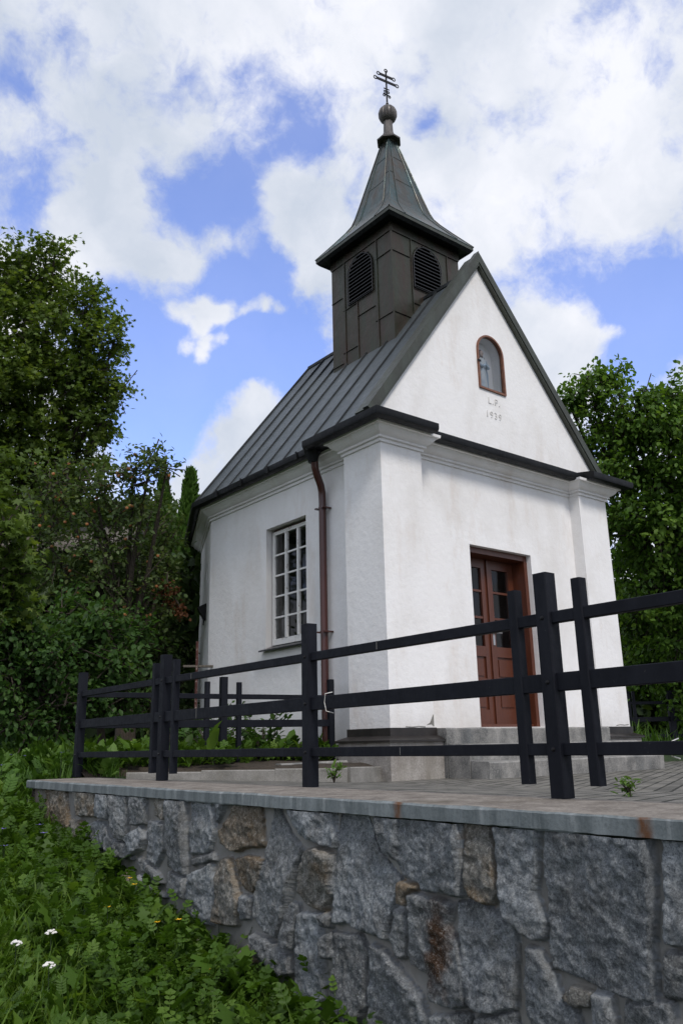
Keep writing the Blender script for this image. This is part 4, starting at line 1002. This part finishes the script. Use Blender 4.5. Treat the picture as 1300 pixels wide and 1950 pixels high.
def tree(name, label, cat, base, blobs, tmpl, mat, size, twigs, per, trunk_r=.16, group=None, droop=.4, spread=.3, tintb=.5, lean=None, extra=None):
    base = np.array(base, float); t = thing(name, label, cat, base, group)
    part, tw = crown(blobs, twigs, per, tmpl, size, droop, spread, tintb)
    m = MB(); top = np.mean([c for c, r_ in blobs], 0); hz = max(c[2] for c, r_ in blobs)
    fork = base+np.array([(top[0]-base[0])*.35, (top[1]-base[1])*.35, (top[2]-base[2])*.45])
    m.tube([base-[0, 0, .15], base*.5+fork*.5+[.05, .03, 0], fork], [trunk_r*1.25, trunk_r, trunk_r*.8], 10)
    for c, r_ in blobs:
        k = (fork*.55+c*.45)+np.array([random.uniform(-.15, .15), random.uniform(-.15, .15), .12*r_]); m.tube([fork, k, c], [trunk_r*.42, trunk_r*.26, trunk_r*.10], 6)
    for a, b in tw: m.tube([a, b], [.010, .004], 4, False)
    m.build('trunk', 'bark', t, True)
    leafmesh('crown', [part]+(extra or []), mat, t)
    return t, part
def bl(*a): return [(sp(x, y, D), r_*D/F_PX) for x, y, D, r_ in a]
def gz(x, y): return float(terr(np.array(float(x)), np.array(float(y))))

B_ = bl((70,520,16.5,58),(0,520,16.5,70),(-70,560,16.5,110),(95,590,16.3,62),(60,640,16,85),(165,590,16,42),(180,640,15.8,52),(218,650,15.8,26),(188,720,15.8,52),(130,720,16,80),(40,760,16,110),(-60,740,16,120),(198,790,15.8,40),(40,870,16.5,110),(150,850,16.2,75),(-80,900,16.5,130),(95,930,16.6,70),(222,740,15.7,22),(105,480,16.3,26),(180,545,16,22))
c = sp(30, 1380, 16.5); tree('maple_tree', 'tall maple with olive-green crown rising at the left edge', 'tree', (c[0], c[1], gz(c[0], c[1])), B_, T_MAPLE, 'maple_leaf', .088, 112, 32, .2, droop=.35, spread=.36)
B_ = bl((180,920,11.4,62),(255,895,11.2,52),(288,870,11.2,22),(318,888,11.2,18),(110,930,11.6,62),(60,990,12,60),(200,1010,11.4,85),(285,990,12.2,50),(275,1060,12.3,66),(110,1060,11.8,85),(310,1090,12.4,36),(240,1110,11.5,85),(295,1160,12.5,50),(150,1130,11.8,70),(318,1020,12.5,26))
c = sp(240, 1385, 11.6); at_, prt = tree('apple_tree', 'apple tree hung with small orange-red apples in front of the maple', 'tree', (c[0], c[1], gz(c[0], c[1])), B_, T_SIMPLE, 'apple_leaf', .072, 150, 24, .13, droop=.3, spread=.26, tintb=.52)
PP = prt[1]; dp_ = (PP-CAM)@fw; cand = PP[np.argsort(dp_)[:len(PP)//2]]
me = None
for q in cand[RNG.integers(0, len(cand), 95)]:
    if me is None:
        m = MB().lathe((0, 0, 0), [(.005, -.021), (.018, -.016), (.025, 0), (.022, .015), (.010, .020), (.003, .016)], 10)
        o = m.build('apple', 'apple_skin', at_, True); me = o.data
    else: o = bpy.data.objects.new('apple', me); COL.objects.link(o); adopt(o, at_)
    o.location = q+np.array([0, 0, -.03])
# columnar thujas
for k, (px, py, wpx, D, lab) in enumerate(((312, 915, 27, 17.0, 'left columnar thuja, its blunt tip just above the apple tree'), (363, 905, 33, 16.0, 'right columnar thuja with pointed tip beside the apse eave'))):
    tip = sp(px, py, D); bs = np.array([tip[0], tip[1], gz(tip[0], tip[1])]); h = tip[2]-bs[2]
    t = thing('thuja', lab, 'tree', bs, 'columnar thujas behind the chapel')
    n = 15000; s = RNG.random(n)**.85; ang = RNG.random(n)*6.283
    rad = wpx*1.25*D/F_PX*np.minimum(1, (1-s)*h/3.0+.01)**.95*1.1*(.55+.5*RNG.random(n)**.5)
    P = bs+np.stack([rad*np.cos(ang), rad*np.sin(ang), s*h], -1)
    ax = nrmz(np.stack([np.cos(ang)*.35, np.sin(ang)*.35, np.ones(n)], -1)+RNG.normal(0, .22, (n, 3))); no = nrmz(np.stack([np.cos(ang), np.sin(ang), np.zeros(n)], -1)+RNG.normal(0, .6, (n, 3)))
    MB().tube([bs-[0, 0, .1], bs+[0, 0, h*.9]], [.09, .02], 8).build('trunk', 'bark', t, True)
    leafmesh('crown', [(T_LANCE, P, ax, no, .17*(.6+.7*RNG.random(n)), None, np.clip(.5+RNG.normal(0, .2, n), 0, 1))], 'thuja_leaf', t)
# young maple reaching in at the left edge
B_ = bl((-10,945,9.2,45),(15,1000,9,42),(-20,1050,9,60),(30,1075,9,42),(10,1140,9,45),(-40,880,9.2,50),(-60,1130,9,80))
c = sp(-60, 1420, 9.2); tree('maple_sapling', 'young light-green maple sapling reaching in at the left edge', 'tree', (c[0], c[1], gz(c[0], c[1])), B_, T_MAPLE, 'maple_leaf', .088, 200, 24, .05, droop=.45, spread=.24, tintb=.38)
B_ = bl((190,1190,9.9,52),(150,1240,9.7,60),(225,1260,9.9,52),(250,1200,10.2,40),(180,1310,9.7,62),(235,1340,10,45),(130,1160,10.3,36))
c = sp(190, 1405, 9.8); tree('elder_bush', 'bushy elder with broad leaves at the wood edge behind the fence end post', 'bush', (c[0], c[1], gz(c[0], c[1])), B_, T_SIMPLE, 'elder_leaf', .085, 260, 24, .05, droop=.5, spread=.24, tintb=.42)
B_ = bl((40,1210,9.2,62),(90,1250,9.2,55),(20,1290,9,65),(95,1320,9.2,60),(-50,1250,9,90),(30,1370,8.9,50),(110,1375,9.3,40))
c = sp(50, 1410, 9.2); tree('elder_bush', 'lower dark green bush filling the left edge under the sapling', 'bush', (c[0], c[1], gz(c[0], c[1])), B_, T_SIMPLE, 'elder_leaf', .072, 300, 24, .05, droop=.5, spread=.22, tintb=.36)
B_ = bl((305,1230,12.6,46),(325,1290,12.6,38),(285,1290,12.5,50),(320,1350,12.6,40),(270,1350,12.2,45))
c = sp(325, 1410, 11.6); tree('bramble_bush', 'dark bramble bush in the gap between the apple tree and the apse', 'bush', (c[0], c[1], gz(c[0], c[1])), B_, T_SIMPLE, 'apple_leaf', .075, 200, 22, .04, droop=.5, spread=.22, tintb=.25)
# dry rust-brown vine
cb = bl((318,1116,11.6,9),(328,1132,11.6,10),(340,1150,11.6,10),(347,1170,11.6,8)); part, tw = crown(cb, 900, 12, T_SIMPLE, .055, .7, .12)
v_ = thing('dry_branch', 'withered rust-brown branch hanging in the apple tree near the apse', 'branch', cb[0][0])
m = MB(); m.tube([cb[0][0]+[0, 0, .2]]+[q for q, r_ in cb], .012, 6); m.build('stem', 'bark', v_, True); leafmesh('foliage', [part], 'dry_leaf', v_)
# walnut on the right
B_ = bl((1118,725,14.2,24),(1100,745,14.2,20),(1150,715,14,20),(1172,730,14,26),(1225,745,13.8,34),(1285,765,13.6,44),(1345,775,13.6,62),(1085,775,14.4,34),(1140,800,14.2,62),(1215,810,13.8,70),(1300,830,13.4,80),(1110,865,14.6,46),(1180,890,14,75),(1270,920,13.4,85),(1360,900,13.4,90),(1170,985,14.4,60),(1240,1010,13.6,80),(1330,1020,13.2,80),(1190,1080,14.6,46),(1260,1110,13.6,70),(1340,1130,13.2,80),(1215,1180,14.4,55),(1290,1210,13.4,65),(1200,1250,14.8,45),(1260,1280,14,60),(1330,1300,13.4,60))
c = sp(1330, 1400, 14); tree('walnut_tree', 'large walnut tree with drooping bright green leaves right of the chapel', 'tree', (c[0], c[1], gz(c[0], c[1])), B_, T_SIMPLE, 'walnut_leaf', .095, 120, 38, .2, droop=.75, spread=.34, tintb=.5)
# dark far thicket closing the gaps low down on both sides
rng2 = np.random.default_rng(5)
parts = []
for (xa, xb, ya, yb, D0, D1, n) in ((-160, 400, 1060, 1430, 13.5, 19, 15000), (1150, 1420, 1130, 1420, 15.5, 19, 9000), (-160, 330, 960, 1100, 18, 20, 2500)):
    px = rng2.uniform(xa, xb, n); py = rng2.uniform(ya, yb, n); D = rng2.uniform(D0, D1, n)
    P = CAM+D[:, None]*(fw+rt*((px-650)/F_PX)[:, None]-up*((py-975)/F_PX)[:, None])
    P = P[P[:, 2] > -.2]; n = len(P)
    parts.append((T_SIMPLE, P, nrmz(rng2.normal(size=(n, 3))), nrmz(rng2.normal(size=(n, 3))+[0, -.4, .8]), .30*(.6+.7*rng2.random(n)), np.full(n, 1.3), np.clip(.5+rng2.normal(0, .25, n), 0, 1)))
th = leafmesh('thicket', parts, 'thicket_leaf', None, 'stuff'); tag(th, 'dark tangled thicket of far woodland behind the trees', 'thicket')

# ground cover ------------------------------------------------------
def in_view(P, mg=60):
    d = P-CAM; z = d@fw; px = 650+F_PX*(d@rt)/z; py = 975-F_PX*(d@up)/z
    return (z > .8) & (px > -mg*2) & (px < 1300+mg) & (py > 500) & (py < 1950+mg*4)
def rosettes(n, box, rng, leaves, tmpl, size, tilt, wid=1., tint=.5, mask=None, lift=0.):
    x = rng.uniform(box[0], box[1], n); y = rng.uniform(box[2], box[3], n); z = terr(x, y); P = np.stack([x, y, z], -1)
    k = in_view(P)
    if mask is not None: k &= mask(x, y)
    P = P[k]; n = len(P)
    if n == 0: return None
    sz = size*np.clip(rng.lognormal(0, .32, n), .45, 1.6); b0 = rng.normal(0, .13, n)
    cnt = rng.integers(leaves[0], leaves[1]+1, n); I = np.repeat(np.arange(n), cnt); m_ = len(I)
    az = rng.random(m_)*6.283; el = rng.uniform(*tilt, m_)
    ax = np.stack([np.cos(az)*np.cos(el), np.sin(az)*np.cos(el), np.sin(el)], -1)
    no = np.stack([-np.cos(az)*np.sin(el), -np.sin(az)*np.sin(el), np.cos(el)], -1)+rng.normal(0, .25, (m_, 3))
    pos = P[I]+rng.normal(0, 1, (m_, 3))*np.array([.025, .025, 0])+np.stack([np.zeros(m_), np.zeros(m_), lift*sz[I]*rng.random(m_)], -1)
    return (tmpl, pos, ax, no, sz[I]*(.6+.6*rng.random(m_)), np.full(m_, wid), np.clip(tint+b0[I]+rng.normal(0, .13, m_), 0, 1))
rg = np.random.default_rng(21)
outside = lambda x, y: ((x < XF+SL*y-.50) | (y > .88)) & ~((x > -2.3) & (y < 4)) & ((x+2.85)**2+(y-.95)**2 > .17)
foot = lambda x, y: (x < XF+SL*y-.50) & (y < .9)
WB = (-6.6, -3.1, -5.0, 1.5)
near = [rosettes(3000, WB, rg, (4, 8), T_COMP, .066, (.1, 1.1), 1, .40, outside, 2.0),
        rosettes(4500, WB, rg, (4, 8), T_FERN, .070, (.2, 1.2), 1, .50, outside, 2.0),
        rosettes(15000, WB, rg, (4, 8), T_DOCK, .095, (.5, 1.5), .85, .62, outside, .8),
        rosettes(5000, WB, rg, (3, 7), T_LOBE, .060, (.2, 1.3), .9, .52, outside, 2.2),
        rosettes(7000, WB, rg, (4, 8), T_SIMPLE, .034, (-.1, .9), 1, .45, outside, 4.6),
        rosettes(42000, WB, rg, (3, 6), T_BLADE, .17, (.7, 1.5), .8, .72, outside),
        rosettes(200, WB, rg, (3, 6), T_DOCK, .16, (.5, 1.2), 1.5, .85, outside),
        rosettes(1300, (-3.9, -3.12, -4.6, .5), rg, (4, 8), T_COMP, .074, (.3, 1.2), 1, .45, foot, 2.8),
        rosettes(900, (-3.9, -3.12, -4.6, .5), rg, (4, 8), T_LOBE, .075, (.3, 1.2), 1, .40, foot, 2.4)]
wd = leafmesh('ground_weeds', [q for q in near if q], 'weed_leaf', None, 'stuff'); tag(wd, 'dense leafy weeds covering the bank below the stone wall', 'weeds')
MBX = (-9, 1.2, .9, 10)
mead = [rosettes(52000, MBX, rg, (4, 7), T_BLADE, .155, (.6, 1.5), 1.5, .5, outside),
        rosettes(9000, MBX, rg, (4, 8), T_FERN, .12, (.2, 1.2), 1, .5, outside, 1.2),
        rosettes(6000, MBX, rg, (3, 6), T_DOCK, .13, (.6, 1.3), 1, .62, outside, .5),
        rosettes(4000, (4.3, 12, 1, 9), rg, (4, 7), T_BLADE, .3, (.8, 1.5), 1.3, .45, None)]
ms_ = leafmesh('meadow_grass', [q for q in mead if q], 'grass_leaf', None, 'stuff'); tag(ms_, 'tall meadow grass and herbs growing beyond the end of the terrace', 'grass')
nb = 950; bxr = rg.uniform(-2.55, .05, nb); yk = np.interp(bxr, [KA[0], KB[0], .14], [KA[1], KB[1], .10])+.10; byr = yk+rg.random(nb)*2.6
kb = ((bxr < -1.35) | (byr > .85)) & (bxr < .1)
bxr, byr = bxr[kb], byr[kb]; nb = len(bxr); cnt = rg.integers(4, 9, nb); I = np.repeat(np.arange(nb), cnt); mm = len(I); az = rg.random(mm)*6.283; el = rg.uniform(.3, 1.3, mm)
pos = np.stack([bxr[I], byr[I], .16+.14*rg.random(mm)], -1)+rg.normal(0, .025, (mm, 3))*[1, 1, 0]
ax = np.stack([np.cos(az)*np.cos(el), np.sin(az)*np.cos(el), np.sin(el)], -1); no = np.stack([-np.cos(az)*np.sin(el), -np.sin(az)*np.sin(el), np.cos(el)], -1)+rg.normal(0, .25, (mm, 3))
hf = mm//2; tn = np.clip(.5+rg.normal(0, .2, mm), 0, 1); szb = np.clip(rg.lognormal(-2.25, .35, nb), .05, .24)[I]*(.6+.7*rg.random(mm))
bc = leafmesh('bed_weeds', [(T_FERN, pos[:hf], ax[:hf], no[:hf], szb[:hf], None, tn[:hf]), (T_DOCK, pos[hf:], ax[hf:], no[hf:], szb[hf:], None, tn[hf:])], 'weed_leaf', None, 'stuff'); tag(bc, 'low green weeds filling the bed between the kerb and the chapel', 'weeds')
# plants in the bed beside the chapel
def bedplant(x, y, z, h, n, size, label, seed, kind='bed_plant', cat='plant', mat='elder_leaf', tm=T_SIMPLE, group=None, sprd=.35, tint=.45):
    r = np.random.default_rng(seed); b = np.array([x, y, z]); t = thing(kind, label, cat, b, group); m = MB(); P = []; D = []
    for k in range(max(4, n//14)):
        a = r.random()*6.283; e = b+np.array([math.cos(a)*sprd*r.random()**.6, math.sin(a)*sprd*r.random()**.6, h*(.5+.5*r.random())]); k1 = (b+e)/2+np.array([0, 0, h*.15]); m.tube([b, k1, e], [.007, .005, .002], 5)
        for j in range(14): s = .25+.75*r.random(); q = (1-s)**2*b+2*s*(1-s)*k1+s*s*e; P.append(q+r.normal(0, .02, 3)); D.append((e-b)+r.normal(0, h*.5, 3))
    P, D = np.array(P), np.array(D); n = len(P)
    m.build('stem', 'bark', t, True); leafmesh('foliage', [(tm, P, nrmz(D*[1, 1, .4]), nrmz(r.normal(0, .4, (n, 3))+[0, 0, 1]), size*(.6+.7*r.random(n)), None, np.clip(tint+r.normal(0, .18, n), 0, 1))], mat, t)
for i, (px, py, D, h, n, s) in enumerate(((500,1440,8.55,.62,200,.075),(455,1450,8.6,.5,170,.08),(545,1445,8.6,.30,120,.07),(400,1450,8.9,.55,150,.08),(365,1455,9.2,.5,170,.09),(425,1455,9.6,.72,150,.06),(345,1450,10,.6,170,.09),(520,1450,8.4,.22,110,.06),(570,1445,8.45,.16,90,.055))):
    q = sp(px, py, D); bedplant(q[0], q[1], .16, h, n, s, ['tall rose bush against the white side wall behind the lowest rail', 'leafy shrub behind the right picket of the middle fence post', 'low dark green shrub at the foot of the side wall', 'leafy shrub left of the middle fence post pair', 'broad-leaved weed clump between the two fence corners', 'slim twiggy shrub in front of the apse corner', 'weed clump behind the corner posts of the terrace', 'low creeping plant in front of the rose bush', 'small sprawling plant near the downpipe foot'][i], 50+i)
# small weeds in the paving
for i, (px, py, D, h, n, s, lab) in enumerate(((650,1478,7.0,.22,70,.045,'feathery weed growing at the corner of the plinth'),(636,1490,6.5,.14,28,.06,'pale green weed growing right of the single fence post'),(402,1484,6.75,.10,28,.055,'pale weed growing before the kerb left end'),(1198,1518,4.3,.085,16,.042,'small weed growing in the pavers at the right behind the triple post'),(795,1482,7.55,.05,20,.03,'tiny grass tuft at the foot of the plinth'),(852,1480,7.7,.05,18,.03,'tiny grass tuft where the steps meet the plinth'),(1203,1455,8.6,.07,16,.03,'tiny weed growing at the foot of the lowest step'))):
    q = sp(px, py, D); d = ray(px, py); zz = zpl(q[0]); 
    for _ in range(4): D2 = (zpl(q[0])-CAM[2])/d[2]; q = CAM+d*max(2, min(D2, D*1.3))
    bedplant(q[0], q[1], zpl(q[0])+.002, h, n, s, lab, 80+i, 'small_weed', 'weed', 'grass_leaf' if i else 'weed_leaf', T_LANCE if i else T_LOBE, None, h*.6, .7)
# flowers in the bank
def ground_hit(px, py):
    d = ray(px, py)
    for D in np.arange(2.0, 16, .02):
        q = CAM+d*D
        if q[2] < gz(q[0], q[1])+.27: return q, D
    return q, D
def flower(px, py, kind, label, group, mat, rad, head):
    q, D = ground_hit(px, py); b = np.array([q[0], q[1], gz(q[0], q[1])]); t = thing(kind, label, 'flower', b, group)
    q = q+np.array([0, 0, .02])
    MB().tube([b, (b+q)/2+[.01, .01, 0], q], [.004, .003, .002], 5).build('stem', 'weed_leaf' if False else 'ground_green', t, True)
    m = MB(); r = np.random.default_rng(int(px*7+py))
    if head == 'umbel':
        for k in range(26):
            a, rr = r.random()*6.283, rad*math.sqrt(r.random()); c = q+np.array([math.cos(a)*rr, math.sin(a)*rr, .012*(1-(rr/rad)**2)+r.normal(0, .002)])
            m.lathe(c, [(.002, -.004), (.0065, .0), (.004, .004)], 6)
    else:
        for k in range(5):
            a = k*1.2566+r.random()*.3; u = np.array([math.cos(a), math.sin(a), .25]); w = np.array([-math.sin(a), math.cos(a), 0])
            m.add([q, q+u*rad*.5-w*rad*.32, q+u*rad, q+u*rad*.5+w*rad*.32], [(0, 1, 2, 3)])
    m.build('bloom', mat, t)
for (px, py), lab in zip(((30,1808), (97,1787), (93,1850)), ('white yarrow head nearest the left edge of the photo', 'white yarrow head standing highest of the three', 'white yarrow head lowest of the three in the weeds')):
    flower(px, py, 'yarrow_flower', lab, 'white yarrow heads', 'petal_white', .025, 'umbel')
for (px, py), lab in zip(((205,1736),(247,1680),(256,1692),(299,1765),(338,1626),(380,1709),(417,1768),(472,1760),(501,1806),(514,1832),(394,1856),(340,1760),(372,1733)),
    ('pair','','','','','','','','','','','','')):
    flower(px, py, 'celandine_flower', 'yellow four-petalled celandine bloom among the weeds below the wall', 'yellow celandine blooms', 'petal_yellow', .021, 'star')
for px, py in ((76,1577),(84,1593),(8,1618),(5,1585),(22,1442),(48,1444),(117,1438),(3,1462)):
    flower(px, py, 'cranesbill_flower', 'violet-blue cranesbill bloom in the grass at the left edge', 'violet cranesbill blooms', 'petal_violet', .028, 'star')
